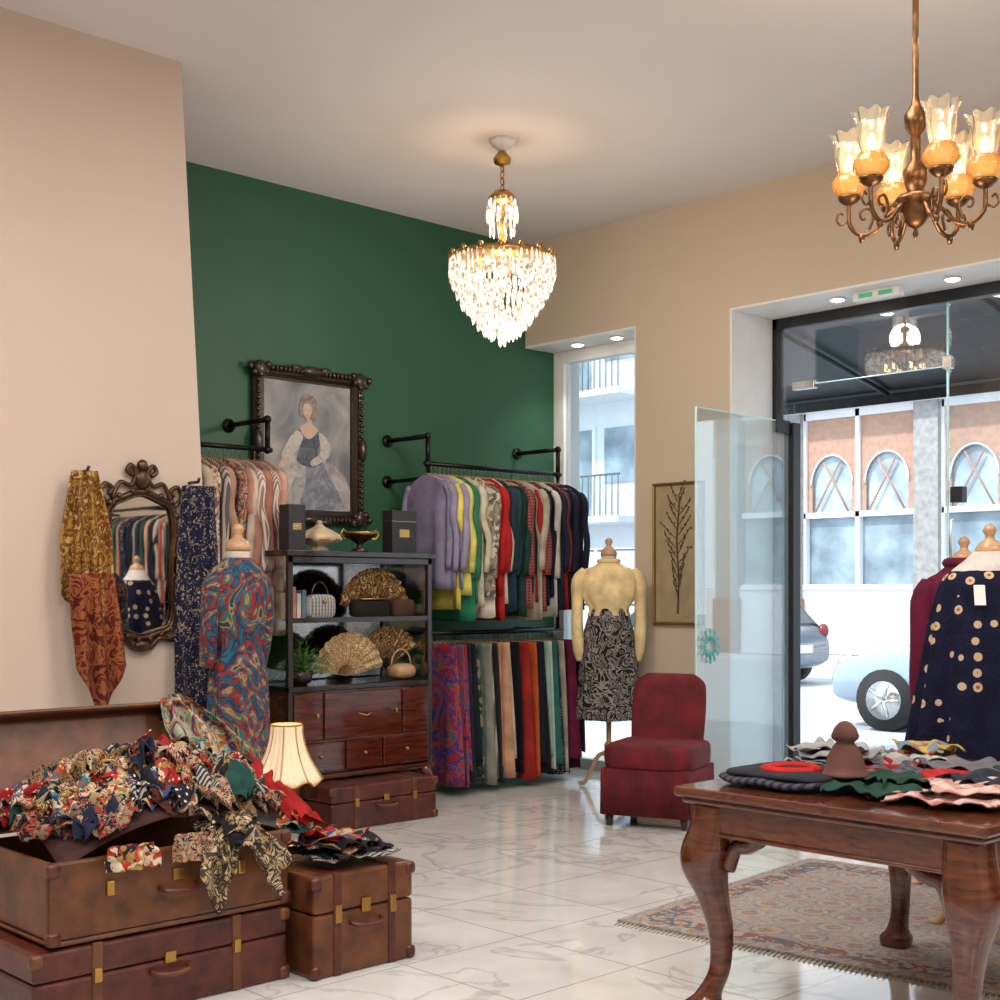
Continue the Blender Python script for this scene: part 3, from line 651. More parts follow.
mb=MB()
bw_=fab('paisley',((.34,.23,.11),(.05,.035,.025),(.46,.37,.25)),14)
for i in range(9):
    sheet(mb,3.44+random.uniform(-.03,.03),-4.84+random.uniform(-.07,.09),.14,.13,random.uniform(0,3),lambda x,y:.575-1.2*max(0,x-3.45),bw_ if i%3 else pal[13],i*2.7+60,.03,18,random.uniform(-.02,.04),50,.3)
drape(mb,(3.475,-4.90,.58),(.2,.98),.13,.28,bw_,2,(.06,-.06),2,.02,.4,point=.5)
drape(mb,(3.475,-4.80,.58),(-.1,.99),.13,.25,bw_,3,(.07,.07),2,.02,.4,point=.5)
drape(mb,(3.47,-5.25,.57),(0,1),.2,.08,pal[1],5,(.02,0),3,.015,.8)
drape(mb,(3.475,-5.03,.58),(0,1),.16,.09,pal[9],5,(.02,0),3,.015,.8)
mb.obj('spilling_scarves',g,solid=.002)
g=group('folded_scarf_stack',(0,0,0))
mb=MB(); zf=lambda x,y:.39
for i,(x,y,lx,ly,c) in enumerate([(3.36,-4.34,.30,.34,pal[6]),(3.38,-4.32,.28,.3,pal[13]),(3.34,-4.34,.26,.26,pal[9]),(3.38,-4.34,.24,.24,pal[13]),(3.36,-4.33,.22,.2,pal[12]),(3.35,-4.42,.13,.13,pal[4]),(3.30,-4.45,.12,.13,pal[8]),(3.24,-4.45,.12,.13,pal[3]),(3.28,-4.42,.10,.1,pal[4])]):
    sheet(mb,x,y,lx,ly,.2*i,zf,c,i*2.1,.014+.003*i,24,.015+.014*i,30)
mb.obj('scarves',g,solid=.003)
mb=MB()
tl=fab('paisley',((.015,.22,.17),(.34,.36,.28),(.35,.10,.015),(.012,.04,.14)),9)
drape(mb,(2.76,-4.68,.99),(.25,.97),.16,.34,tl,3.3,(.10,.20),2,.03,.35,point=.3)
drape(mb,(2.78,-4.72,.98),(.25,.97),.16,.30,tl,5.3,(.16,.05),2,.03,.45,point=.3)
mb.obj('teal_silk_scarf',g,solid=.002)
mb=MB(); navyd=fab('floral',((.008,.010,.035),(.008,.010,.035),(.012,.018,.05),(.008,.010,.035),(.30,.24,.18),(.008,.010,.035),(.008,.010,.035)),85)
drape(mb,(1.47,-3.80,1.93),(.35,.94),.23,1.14,navyd,1,(.05,-.03),3,.022,.7)
mb.tube([(1.38,-3.80,1.95),(1.47,-3.80,1.95),(1.48,-3.8,1.97)],.008,M['bronze'],8)
mb.obj('hanging_navy_scarf',solid=.003)
mb=MB()
gs=fab('paisley',((.38,.20,.035),(.16,.06,.015),(.5,.34,.12)),12); rs_=fab('paisley',((.13,.02,.01),(.28,.09,.03),(.09,.012,.01)),8)
drape(mb,(1.47,-4.42,1.97),(.3,.95),.24,.70,gs,4,(.03,0),3,.035,.5,point=.15)
drape(mb,(1.50,-4.38,1.60),(.3,.95),.16,.50,gs,9,(.05,0),2,.03,.7,point=.3)
drape(mb,(1.54,-4.42,1.48),(.3,.95),.23,.68,rs_,6,(.05,0.03),3,.03,.9,point=.35)
mb.tube([(1.38,-4.40,1.97),(1.46,-4.40,1.97),(1.48,-4.40,1.99)],.008,M['bronze'],8)
mb.obj('hanging_gold_scarf',solid=.003)

# ------------------------------------------------------------------ ornate mirror
g=group('ornate_wall_mirror',(1.38,-4.08,1.52))
out=[(-.17,.30),(-.10,.34),(0,.37),(.10,.34),(.17,.30),(.19,.18),(.175,.05),(.175,-.08),(.19,-.2),(.16,-.31),(.08,-.34),(0,-.36),(-.08,-.34),(-.16,-.31),(-.19,-.2),(-.175,-.08),(-.175,.05),(-.19,.18)]
oc=catc(out,4)
mb=MB(); mb.poly([(p[0]*.93,p[1]*.95) for p in oc],.006,M['mirror'],.006); mb.obj('glass',g)
mb=MB(); Z=M['bronze']
mb.tube([(.02,p[0],p[1]) for p in oc+[oc[0],oc[1]]],.016,Z,10); mb.tube([(.028,p[0]*.91,p[1]*.95) for p in oc+[oc[0],oc[1]]],.006,Z,8)
for i in range(0,len(oc),3): mb.ell((.03,oc[i][0]*1.04,oc[i][1]*1.03),(.014,.016,.018),Z,8,6)
for sy in(-1,1):
    mb.tube([(.025,sy*p[0],p[1]) for p in cat([(.16,.33),(.12,.41),(.06,.40),(.03,.46),(.06,.50),(.08,.47),(.05,.45)],5)],.012,Z,8)
    mb.tube([(.025,sy*p[0],p[1]) for p in cat([(.18,.30),(.22,.35),(.20,.40),(.16,.38),(.18,.35)],5)],.012,Z,8)
    mb.tube([(.025,sy*p[0],p[1]) for p in cat([(.19,-.24),(.23,-.30),(.18,-.37),(.10,-.36),(.04,-.41),(.0,-.39)],5)],.014,Z,8)
    mb.ell((.03,sy*.20,0),(.018,.02,.06),Z,8,8)
mb.ell((.03,0,.50),(.022,.03,.03),Z,12,8); mb.ell((.03,0,.43),(.025,.045,.05),Z,12,8); mb.ell((.03,0,-.40),(.02,.05,.03),Z,12,8)
mb.obj('carved_frame',g)

# ------------------------------------------------------------------ mannequins
def loft(mb,prof,mat,n=40,folds=0,amp=0,seed=0,k=5):
    P=cat(prof,k); zt=P[0][0]; zb=P[-1][0]; rs=[]
    for p in P:
        z,rx,ry=p[:3]; ox,oy=(p[3],p[4]) if len(p)>3 else (0,0)
        t=(zt-z)/(zt-zb) if zt!=zb else 0
        rs.append([(ox+rx*cos(q)*(1+amp*t*cos(folds*q+1.5*sin(2*q+seed))),oy+ry*sin(q)*(1+amp*t*cos(folds*q+1.5*sin(2*q+seed))),z) for q in [2*pi*j/n for j in range(n)]])
    mb.rings(rs,mat)
linen=pbr('linen_torso',(.60,.54,.46),.8)
def stand(g,zn,zb,mat=None):
    mat=mat or M['lwood']; mb=MB()
    loft(mb,[(zn-.02,.055,.055),(zn-.09,.055,.055),(zn-.15,.08,.065),(zn-.2,.17,.09)],linen,24)
    mb.obj('neck_form',g)
    mb=MB(); mb.lathe([(.057,zn-.02),(.06,zn),(.045,zn+.03),(.02,zn+.045),(.018,zn+.06),(.028,zn+.08),(.02,zn+.10),(.003,zn+.11)],(0,0,0),mat,20)
    mb.lathe([(.018,zb+.2),(.018,.33),(.035,.31),(.03,.28),(.04,.25),(.03,.2),(.008,.17)],(0,0,0),mat,16)
    for k in range(3):
        a=2*pi*k/3+.4
        mb.tube([(r*cos(a),r*sin(a),z) for r,z in cat([(.02,.25),(.09,.22),(.15,.12),(.20,.03),(.25,.018)],4)],[.016]*16+[.014],mat,8)
    mb.obj('tripod_stand',g)
def sleeve(mb,pts,r,mat,flat=.85):
    P=cat(pts,4); R=cat([(q,) for q in r],4); mb.tube(P,[q[0] for q in R],mat,14,flat)
g=group('dressed_mannequin',(1.15,-.31,0),radians(46))
stand(g,1.66,.6)
mb=MB(); cb=S(.80,.62,.33)
loft(mb,[(1.60,.065,.06),(1.57,.11,.08),(1.54,.18,.10),(1.47,.205,.12),(1.36,.19,.125),(1.27,.135,.105),(1.22,.15,.11)],cb,48,9,.07)
for sx in(-1,1): sleeve(mb,[(sx*.16,0,1.53),(sx*.215,0,1.46),(sx*.222,.0,1.3),(sx*.222,.0,1.12),(sx*.207,.01,.98),(sx*.20,.01,.90)],[.05,.058,.048,.050,.055,.033],cb)
mb.tube([(.07*cos(a),.065*sin(a),1.605) for a in [2*pi*i/20 for i in range(21)]],.016,cb,8)
mb.obj('blouse',g)
mb=MB(); loft(mb,[(1.27,.13,.10),(1.2,.15,.12),(1.05,.185,.15),(.85,.20,.17),(.65,.21,.18),(.49,.215,.19)],fab('paisley',((.008,.008,.012),(.008,.008,.012),(.28,.25,.24),(.012,.012,.018),(.16,.14,.13)),9),56,8,.09); mb.obj('skirt',g)
g=group('dressed_mannequin',(2.12,-3.98,0),radians(98))
stand(g,1.60,.5)
mb=MB(); bd=fab('paisley',((.015,.05,.09),(.02,.10,.16),(.015,.04,.08),(.26,.02,.015),(.02,.13,.14),(.36,.20,.06),(.012,.05,.09)),6)
loft(mb,[(1.55,.06,.055),(1.52,.10,.07),(1.48,.145,.09),(1.38,.155,.11),(1.28,.145,.105),(1.15,.115,.09),(1.02,.14,.11),(.8,.145,.12),(.55,.15,.13),(.40,.155,.135)],bd,56,7,.14)
for sx in(-1,1): sleeve(mb,[(sx*.11,0,1.47),(sx*.155,0,1.41),(sx*.165,0,1.3),(sx*.165,.01,1.18),(sx*.155,.03,1.05)],[.04,.05,.045,.045,.04],bd)
mb.obj('patterned_dress',g)
g=group('shawl_mannequin',(4.90,-2.20,0),radians(46))
stand(g,1.56,.6)
mb=MB()
m,nt,b=newmat('navy_crochet_flower_knit'); v=coords(nt,(1,1,1)); vo=nt.nodes.new('ShaderNodeTexVoronoi'); vo.inputs['Scale'].default_value=16; vo.inputs['Randomness'].default_value=.35; nt.links.new(v,vo.inputs['Vector'])
fl=rampn(nt,vo.outputs['Distance'],[(0,(.36,.07,.03)),(.12,(.50,.38,.24)),(.30,(.009,.010,.030))],True)
sp=nt.nodes.new('ShaderNodeSeparateColor'); nt.links.new(vo.outputs['Color'],sp.inputs[0]); msk=rampn(nt,sp.outputs[0],[(0,(0,0,0)),(.30,(1,1,1))],True)
nt.links.new(mixc(nt,msk,(.007,.008,.022),fl),b.inputs['Base Color']); b.inputs['Roughness'].default_value=.9; b.inputs['Specular IOR Level'].default_value=.12
n3=nt.nodes.new('ShaderNodeTexVoronoi'); n3.inputs['Scale'].default_value=90; nt.links.new(v,n3.inputs['Vector']); bump(nt,b,n3.outputs['Distance'],.35,.006)
knit=m
loft(mb,[(1.54,.07,.065),(1.49,.13,.09),(1.44,.19,.13),(1.30,.23,.17),(1.12,.255,.20),(.95,.28,.22),(.80,.30,.24),(.66,.32,.25)],knit,72,9,.13)
for i in range(90):
    q=2*pi*i/90; mb.tube([(.30*cos(q),.24*sin(q),.68),(.315*cos(q+.02),.25*sin(q),.58)],.004,knit,4)
mb.obj('flower_shawl',g)
mb=MB(); loft(mb,[(1.555,.066,.06),(1.52,.10,.075),(1.48,.15,.10),(1.46,.15,.11)],S(.62,.57,.54),28); mb.tube([(.06,-.05,1.58),(.10,-.10,1.47),(.08,-.14,1.40)],.006,S(.5,.05,.05),6)
mb.add([(-.075,-.155,1.42),(-.12,-.155,1.42),(-.12,-.17,1.34),(-.075,-.17,1.34)],[(0,1,2,3)],T)
mb.obj('collar_and_tag',g)
mb=MB(); loft(mb,[(.70,.22,.18),(.5,.24,.2),(.35,.26,.22)],S(.02,.02,.04),40,8,.06); mb.obj('skirt',g)
g=group('sweater_mannequin',(4.46,-1.56,0),radians(50))
stand(g,1.54,.5)
mb=MB(); pl=S(.12,.008,.035)
loft(mb,[(1.52,.075,.07),(1.48,.12,.09),(1.44,.18,.115),(1.34,.195,.13),(1.18,.17,.13),(1.0,.18,.14),(.88,.19,.145)],pl,40,6,.05)
for sx in(-1,1): sleeve(mb,[(sx*.16,0,1.43),(sx*.20,0,1.35),(sx*.21,0,1.16),(sx*.205,.03,.98),(sx*.19,.06,.85)],[.05,.058,.05,.048,.038],pl)
mb.tube([(.075*cos(a),.07*sin(a),1.525) for a in [2*pi*i/20 for i in range(21)]],.024,pl,8); mb.obj('plum_sweater',g)
mb=MB(); loft(mb,[(.90,.17,.14),(.7,.19,.16),(.45,.22,.18)],S(.03,.03,.04),40,7,.06); mb.obj('skirt',g)

# ------------------------------------------------------------------ dried botanical frame
g=group('framed_botanical_art',(1.535,0,1.655))
mb=MB(); GF=pbr('gold_frame',(.28,.17,.06),.4,.7)
rs=[]
for ins,y in ((0,-.001),(0,-.03),(.008,-.036),(.016,-.03),(.020,-.012)):
    a,b_=.222-ins,.50-ins; rs.append([(-a,y,-b_),(a,y,-b_),(a,y,b_),(-a,y,b_)])
mb.rings(rs,GF,caps=False,smooth=False); mb.obj('frame',g)
mb=MB(); mb.box(-.203,.203,-.012,-.004,-.481,.481,pbr('aged_paper',(.36,.28,.17),.8,var=.15)); mb.obj('backing_paper',g)
mb=MB(); bw=pbr('dried_branch',(.09,.05,.03),.8)
mb.tube([(0,-.02,-.42),(.01,-.02,-.2),(-.01,-.02,.1),(.02,-.02,.40)],.005,bw,6)
for i in range(22):
    z=-.3+i*.033; sx=1 if i%2 else -1; L=.14*(1-abs(i-12)/18)*random.uniform(.55,1.15)
    mb.tube([(0,-.018,z),(sx*L*.5,-.018,z+.05),(sx*L,-.018,z+.12)],.0025,bw,5)
    for q in (.4,.55,.7,.85,1): mb.ell((sx*L*q+random.uniform(-.01,.01),-.018,z+.12*q+random.uniform(-.01,.01)),(.006,.004,.009),bw,6,5)
mb.obj('dried_branch',g)

# ------------------------------------------------------------------ red slipper chair
fx,fy=.375,-.91
g=group('red_velvet_chair',(2.27,-1.12,0),math.atan2(fy,fx)+pi/2)
V=M['velvet']
mb=MB(); mb.ell((0,0,.41),(.28,.28,.085),V,36,14,.35); mb.obj('seat_cushion',g)
mb=MB(); mb.ell((0,0,.22),(.27,.27,.15),V,36,12,.22)
for i in range(40):
    for s_ in (-1,1):
        t=-.26+.52*i/39
        mb.tube([(t,s_*.268,.34),(t,s_*.273,.07)],.007,V,6); mb.tube([(s_*.268,t,.34),(s_*.273,t,.07)],.007,V,6)
mb.obj('pleated_skirt',g)
mb=MB()
rs=[]
for i in range(21):
    t=i/20; z=.42+.46*t; w=.225*(1+.05*sin(t*pi))
    if t>.82: w*=sqrt(max(.02,1-((t-.82)/.18)**2*.55))
    yb=.20+.09*t; d=.055*(1-.25*t)
    if i==20: d*=.3
    if i==19: d*=.7
    rs.append([(w*math.copysign(abs(cos(q))**.5,cos(q)),yb+d*sin(q)-.03*(cos(q)**2),z) for q in [2*pi*j/32 for j in range(32)]])
mb.rings(rs,V); mb.obj('backrest',g)
mb=MB()
for sx in(-1,1):
    for sy in(-1,1): mb.lathe([(.015,0),(.02,.01),(.028,.08)],(sx*.23,sy*.23,0),M['darkwood'],12)
mb.obj('feet',g)

# ------------------------------------------------------------------ rug
mb=MB(); m,nt,b=newmat('persian_rug_weave'); v=coords(nt)
nz=noisen(nt,v,14,4,2.5)
c1=rampn(nt,nz.outputs['Fac'],[(0,(.26,.21,.18)),(.40,(.12,.14,.19)),(.46,(.38,.32,.26)),(.52,(.28,.14,.10)),(.57,(.42,.37,.31)),(.63,(.16,.17,.21))],True)
vo=nt.nodes.new('ShaderNodeTexVoronoi'); vo.inputs['Scale'].default_value=5; vo.inputs['Randomness'].default_value=.1; nt.links.new(v,vo.inputs['Vector'])
c2=rampn(nt,vo.outputs['Distance'],[(0,(.28,.12,.09)),(.2,(.40,.35,.29)),(.32,(.15,.17,.23)),(.4,(.34,.29,.24))],True)
nt.links.new(mixc(nt,.4,c1,c2),b.inputs['Base Color']); b.inputs['Roughness'].default_value=.95
hxr,hyr=.95,.85
mb.box(-hxr,hxr,-hyr,hyr,0,.012,m)
bm_=fab('floral',((.22,.10,.08),(.34,.29,.23),(.11,.12,.16)),40)
for a in ((-hxr+.06,hxr-.06,-hyr+.07,-hyr+.17),(-hxr+.06,hxr-.06,hyr-.17,hyr-.07),(-hxr+.06,-hxr+.16,-hyr+.17,hyr-.17),(hxr-.16,hxr-.06,-hyr+.17,hyr-.17)): mb.box(a[0],a[1],a[2],a[3],.011,.0125,bm_)
for i in range(90):
    x=-hxr+.01+(2*hxr-.02)*i/89
    for s_ in(-1,1): mb.tube([(x,s_*hyr,.006),(x+.01,s_*(hyr+.05),.003)],.003,S(.5,.45,.35),4)
mb.obj('persian_rug',None,(4.58,-2.20,0.001),radians(6))

# ------------------------------------------------------------------ table
g=group('carved_wooden_table',(5.22,-3.28,0.015))
TW=M['table']; a,b_=.54,.68
mb=MB(); mb.box(-a,a,-b_,b_,.712,.745,TW); mb.box(-a+.02,a-.02,-b_+.02,b_-.02,.69,.712,TW); mb.obj('top',g,bevel=.01)
mb=MB()
mb.box(-a+.05,a-.05,-b_+.05,-b_+.075,.60,.69,TW); mb.box(-a+.05,a-.05,b_-.075,b_-.05,.60,.69,TW); mb.box(-a+.05,-a+.075,-b_+.05,b_-.05,.60,.69,TW); mb.box(a-.075,a-.05,-b_+.05,b_-.05,.60,.69,TW)
mb.box(-a+.04,a-.04,-b_+.04,-b_+.085,.590,.602,TW); mb.box(-a+.04,-a+.085,-b_+.04,b_-.04,.590,.602,TW)
mb.obj('apron',g,bevel=.005)
mb=MB()
for sx in(-1,1):
    for sy in(-1,1):
        prof=cat([(.69,.064,0),(.62,.068,.004),(.54,.074,.020),(.47,.066,.024),(.38,.046,.006),(.27,.036,-.012),(.15,.031,-.010),(.07,.038,.015),(.035,.056,.030),(0.0,.052,.033)],4)
        rs=[]
        for z,r,o in prof:
            cx=sx*(a-.10+o); cy=sy*(b_-.10+o)
            rs.append([(cx+r*math.copysign(abs(cos(q))**.6,cos(q)),cy+r*math.copysign(abs(sin(q))**.6,sin(q)),z) for q in [2*pi*j/20 for j in range(20)]])
        mb.rings(rs,TW)
        for kx,ky in ((1,0),(0,1)):
            mb.tube([(sx*(a-.10-kx*(.05+p[0])),sy*(b_-.10-ky*(.05+p[0])),p[1]) for p in cat([(0,.48),(.03,.55),(.08,.565),(.14,.60)],4)],[.026]*12+[.012],TW,8)
mb.obj('cabriole_legs',g,)
T0=.768
zt=lambda x,y:T0
g=group('folded_knitwear',(0,0,0))
mb=MB()
blk=S(.018,.020,.028); gry=S(.24,.24,.25); red=S(.40,.01,.01)
mb.ell((4.93,-3.66,T0+.015),(.20,.20,.014),fab('stripe',((.015,.015,.025),(.06,.06,.08)),10),40,8,.5,.008,1)
mb.ell((4.94,-3.66,T0+.036),(.19,.17,.013),blk,40,8,.55,.010,3)
mb.tube([(4.95+.075*cos(a)*(1+.1*cos(3*a)),-3.68+.085*sin(a),T0+.049) for a in [2*pi*i/30 for i in range(31)]],.024,red,12,.5,.12)
mb.obj('sweaters',g)
mb=MB()
for i in range(5): sheet(mb,4.86+.02*(i%2),-3.30+.02*(i%3),.22,.26,.4*i,zt,[gry,S(.30,.30,.30),S(.18,.19,.2)][i%3],20.3+i*2.3,.022,26,.016+.014*i,22)
dg=S(.010,.045,.03)
sheet(mb,5.26,-3.60,.30,.34,.3,zt,dg,4.1,.02,30,.016,20); sheet(mb,5.24,-3.55,.2,.26,1.0,zt,dg,5.1,.02,26,.035,22); sheet(mb,5.15,-3.36,.26,.26,.9,zt,fab('plaid',((.03,.04,.05),(.1,.1,.14),(.2,.05,.05)),12),6.1,.022,26,.018,20)
pk=fab('plaid',((.50,.36,.32),(.32,.06,.05),(.55,.52,.44)),4)
sheet(mb,5.50,-3.66,.34,.30,.1,zt,pk,7.1,.014,30,.014,16); sheet(mb,5.54,-3.60,.26,.28,.5,zt,pk,7.7,.016,30,.034,16)
sheet(mb,5.46,-3.36,.34,.30,.4,zt,S(.36,.012,.012),8.3,.02,30,.030,18); sheet(mb,5.52,-3.42,.24,.24,1.4,zt,S(.02,.025,.04),8.9,.02,30,.045,20); sheet(mb,5.30,-3.12,.30,.26,.8,zt,S(.12,.12,.13),9.3,.025,26,.024,20)
pc=fab('patch',((.4,.18,.05),(.03,.14,.14),(.45,.4,.28),(.32,.03,.02)),30)
sheet(mb,5.0,-2.98,.26,.30,.2,zt,pc,10.7,.022,26,.02,24); sheet(mb,4.98,-2.86,.22,.22,.7,zt,fab('patch',((.36,.06,.03),(.4,.3,.06),(.14,.2,.25)),30),12.7,.025,26,.05,24)
sheet(mb,5.04,-3.12,.24,.24,1.1,zt,S(.34,.33,.32),14.7,.022,26,.024,22); sheet(mb,5.08,-3.24,.2,.24,.3,zt,S(.26,.01,.01),15.7,.022,26,.02,22)
sheet(mb,5.5,-2.98,.3,.3,.2,zt,dg,13.7,.02,26,.03)
mb.obj('scarves_and_throws',g,solid=.004)
mb=MB(); hb=pbr('brown_felt',(.11,.045,.035),.9,var=.3)
mb.lathe([(.078,0),(.082,.006),(.070,.012),(.064,.035),(.054,.068),(.038,.095),(.028,.106),(.042,.118),(.046,.126),(.036,.150),(.020,.168),(.006,.174)],(0,0,0),hb,24,.05,6); mb.obj('felt_cloche_hat',None,(5.12,-3.63,.806))

# ------------------------------------------------------------------ table lamp
g=group('pleated_table_lamp',(3.05,-4.35,.376))
mb=MB(); mb.lathe([(.06,0),(.065,.012),(.03,.025),(.02,.05),(.035,.09),(.04,.12),(.02,.16),(.012,.19),(.012,.32),(.003,.33)],(0,0,0),Br,20); mb.obj('base',g)
sm,nt,b=newmat('cream_lampshade'); v=coords(nt)
nt.links.new(rampn(nt,noisen(nt,v,6,2).outputs['Fac'],[(.3,(.58,.46,.32)),(.7,(.66,.54,.40))]),b.inputs['Base Color']); b.inputs['Roughness'].default_value=.8
b.inputs['Emission Color'].default_value=(1,.72,.42,1); b.inputs['Emission Strength'].default_value=.32
mb=MB()
def sh(u,v):
    r=.060+.072*v**2.0; q=2*pi*u; r*=1+.03*cos(20*q)+ .06*v*v*cos(8*q)
    return (r*cos(q),r*sin(q),.49-.21*v-.022*v*v*(1-cos(8*q))*.5)
mb.grid(sh,200,14,sm); mb.obj('pleated_shade',g,solid=.002)
mb=MB(); mb.tube([(.133*(1+.06*cos(8*q))*cos(q),.133*(1+.06*cos(8*q))*sin(q),.278-.011*(1-cos(8*q))) for q in [2*pi*i/64 for i in range(65)]],.004,S(.45,.25,.08),6)
mb.tube([(.060*cos(q),.060*sin(q),.492) for q in [2*pi*i/24 for i in range(25)]],.004,S(.45,.25,.08),6)
for k in range(8):
    q=2*pi*k/8; mb.tube([(r*cos(q),r*sin(q),z) for r,z in [((.060+.072*t**2.0)*(1.04+.06*t*t),.49-.21*t) for t in [i/8 for i in range(9)]]],.003,S(.50,.32,.14),5)
mb.obj('shade_trim',g)
mb=MB(); mb.ell((0,0,.36),(.022,.022,.035),M['bulb'],10,8); mb.obj('bulb',g)
plight(3.05,-4.35,.80,2.5,(1,.75,.4),.03)

# ------------------------------------------------------------------ outside
asph=pbr('pale_asphalt',(.42,.43,.45),.9,var=.1,vs=2); pav=pbr('paving_stone',(.55,.54,.53),.85,var=.1,vs=3)
mb=MB(); mb.box(-60,60,.62,60,-.2,-.06,asph); mb.obj('street_ground')
mb=MB(); mb.box(-40,40,.63,3.0,-.06,-.005,pav); mb.box(-40,40,15.0,16.65,-.06,.06,pav); mb.obj('sidewalk')
wf=pbr('white_stucco_facade',(.72,.72,.73),.9,var=.04,vs=2); og=pbr('peach_blind',(.42,.25,.18),.8); bg=pbr('dim_shop_window',(.24,.31,.36),.15,var=.4,vs=1.5); stone=pbr('grey_stone_column',(.30,.29,.28),.9,var=.2); brick=pbr('brick_base',(.26,.15,.11),.9,var=.4,vs=6)
pp=pbr('pale_arch_glass',(.36,.43,.48),.2,var=.3,vs=2)
g=group('building_across_street',(0,18,0))
mb=MB(); mb.box(-13.2,14,.3,8,0,14,wf); mb.box(-13.2,14,0,.3,0,1.45,wf); mb.box(-13.2,14,-.05,.3,5.35,14,wf); mb.box(-13.2,14,-.4,.3,5.3,5.5,wf); mb.obj('facade',g)
mb=MB(); fr=MB(); bl=MB(); st=MB()
x=-12.7; i=0
while x<13:
    for q in range(2):
        x0=x+q*1.34; x1=x0+1.34; xm=(x0+x1)/2
        mb.box(x0,x1,.18,.22,1.45,3.0,bg); mb.box(x0,x1,.18,.22,3.0,5.3,pp)
        fr.box(x0-.05,x0+.05,.02,.2,1.45,5.3,wf); fr.box(x0,x1,.02,.2,2.98,3.1,wf); fr.box(x0,x1,.02,.2,5.15,5.3,wf); fr.box(x0,x1,-.03,.2,1.4,1.52,wf)
        for k in range(20):
            t0=-1+2*k/20; t1=-1+2*(k+1)/20; tm=(t0+t1)/2
            zb=3.70+.65*sqrt(max(0,1-(tm/.85)**2)) if abs(tm)<.85 else 3.1
            bl.box(xm+t0*.62,xm+t1*.62,.10,.14,zb,5.15,og)
        fr.tube([(xm+.52*cos(pi*k/16),.08,3.70+.65*sin(pi*k/16)) for k in range(17)],.02,wf,6)
        fr.tube([(xm-.42,.08,3.1),(xm+.2,.08,4.2)],.022,og,6); fr.tube([(xm+.42,.08,3.1),(xm-.2,.08,4.2)],.022,og,6)
    xe=x+2.68; st.box(xe+.05,xe+.6,-.1,.3,1.2,5.4,stone); st.box(xe+.0,xe+.65,-.15,.3,0,1.2,brick)
    x=xe+.62; i+=1
mb.obj('window_glass',g); fr.obj('window_frames',g); bl.obj('blinds',g); st.obj('columns',g)
mb=MB(); mb.box(-13.0,-10.6,-.5,-.3,4.0,4.9,pbr('orange_shop_sign',(.60,.18,.06),.6))
for k in range(6): mb.tube([(-12.6+.33*k+.1*cos(q),-.52,4.45+.17*sin(q)) for q in [2*pi*i/12 for i in range(10)]],.025,T,5)
mb.obj('orange_shop_sign',g)
g=group('apartment_building',(0,18,0))
mb=MB(); ap=pbr('pale_render',(.70,.72,.74),.9,var=.04); mb.box(-34,-13.25,0,8,0,20,ap)
rl=MB(); wn=MB(); gr=pbr('grey_railing',(.14,.16,.18),.5)
for fl_ in range(5):
    z=3.2+3.1*fl_
    for bx0 in (-32,-27,-22,-17.2):
        mb.box(bx0,bx0+3.4,-1.2,0,z-.15,z,ap)
        for k in range(18): rl.tube([(bx0+.05+3.3*k/17,-1.15,z),(bx0+.05+3.3*k/17,-1.15,z+1)],.018,gr,5)
        rl.tube([(bx0,-1.15,z+1),(bx0+3.4,-1.15,z+1)],.03,gr,6); rl.tube([(bx0,-1.15,z+1),(bx0,0,z+1)],.03,gr,6)
        wn.box(bx0+.4,bx0+1.5,-.03,.05,z+.05,z+2.3,bg); wn.box(bx0+1.9,bx0+3.0,-.03,.05,z+.9,z+2.3,bg)
        wn.box(bx0+.3,bx0+.4,-.05,.0,z+.05,z+2.4,T); wn.box(bx0+1.5,bx0+1.6,-.05,.0,z+.05,z+2.4,T)
mb.obj('facade',g); rl.obj('balcony_railings',g); wn.obj('balcony_windows',g)
mb=MB(); cm,nt,b=newmat('added_canopy_black'); v=coords(nt); n=noisen(nt,v,9,6,1.5)  # added black canopy standing in for the dark reflections in the transom glass
nt.links.new(rampn(nt,n.outputs['Fac'],[(.5,(.006,.007,.009)),(.66,(.02,.024,.028)),(.72,(.10,.11,.12))]),b.inputs['Base Color']); b.inputs['Roughness'].default_value=.5
vs=[(.3,.64,3.42),(9,.64,3.42),(9,2.55,3.04),(.3,2.55,3.04),(.3,.64,3.47),(9,.64,3.47),(9,2.55,3.09),(.3,2.55,3.09)]
mb.add(vs,[(0,3,2,1),(4,5,6,7),(0,1,5,4),(1,2,6,5),(2,3,7,6),(3,0,4,7)],cm)
for x in (.35,1.7,3.3,5,7,8.9): mb.tube([(x,.64,3.38),(x,2.5,3.01)],.02,M['blackfr'],6)
mb.tube([(.3,2.55,3.04),(9,2.55,3.04)],.03,M['blackfr'],8); mb.box(.3,9,2.54,2.56,2.94,3.04,cm)
mb.obj('added_dark_canopy')
tyre=pbr('tyre_rubber',(.02,.02,.02),.8); cg=pbr('car_window_glass',(.03,.04,.05),.08)
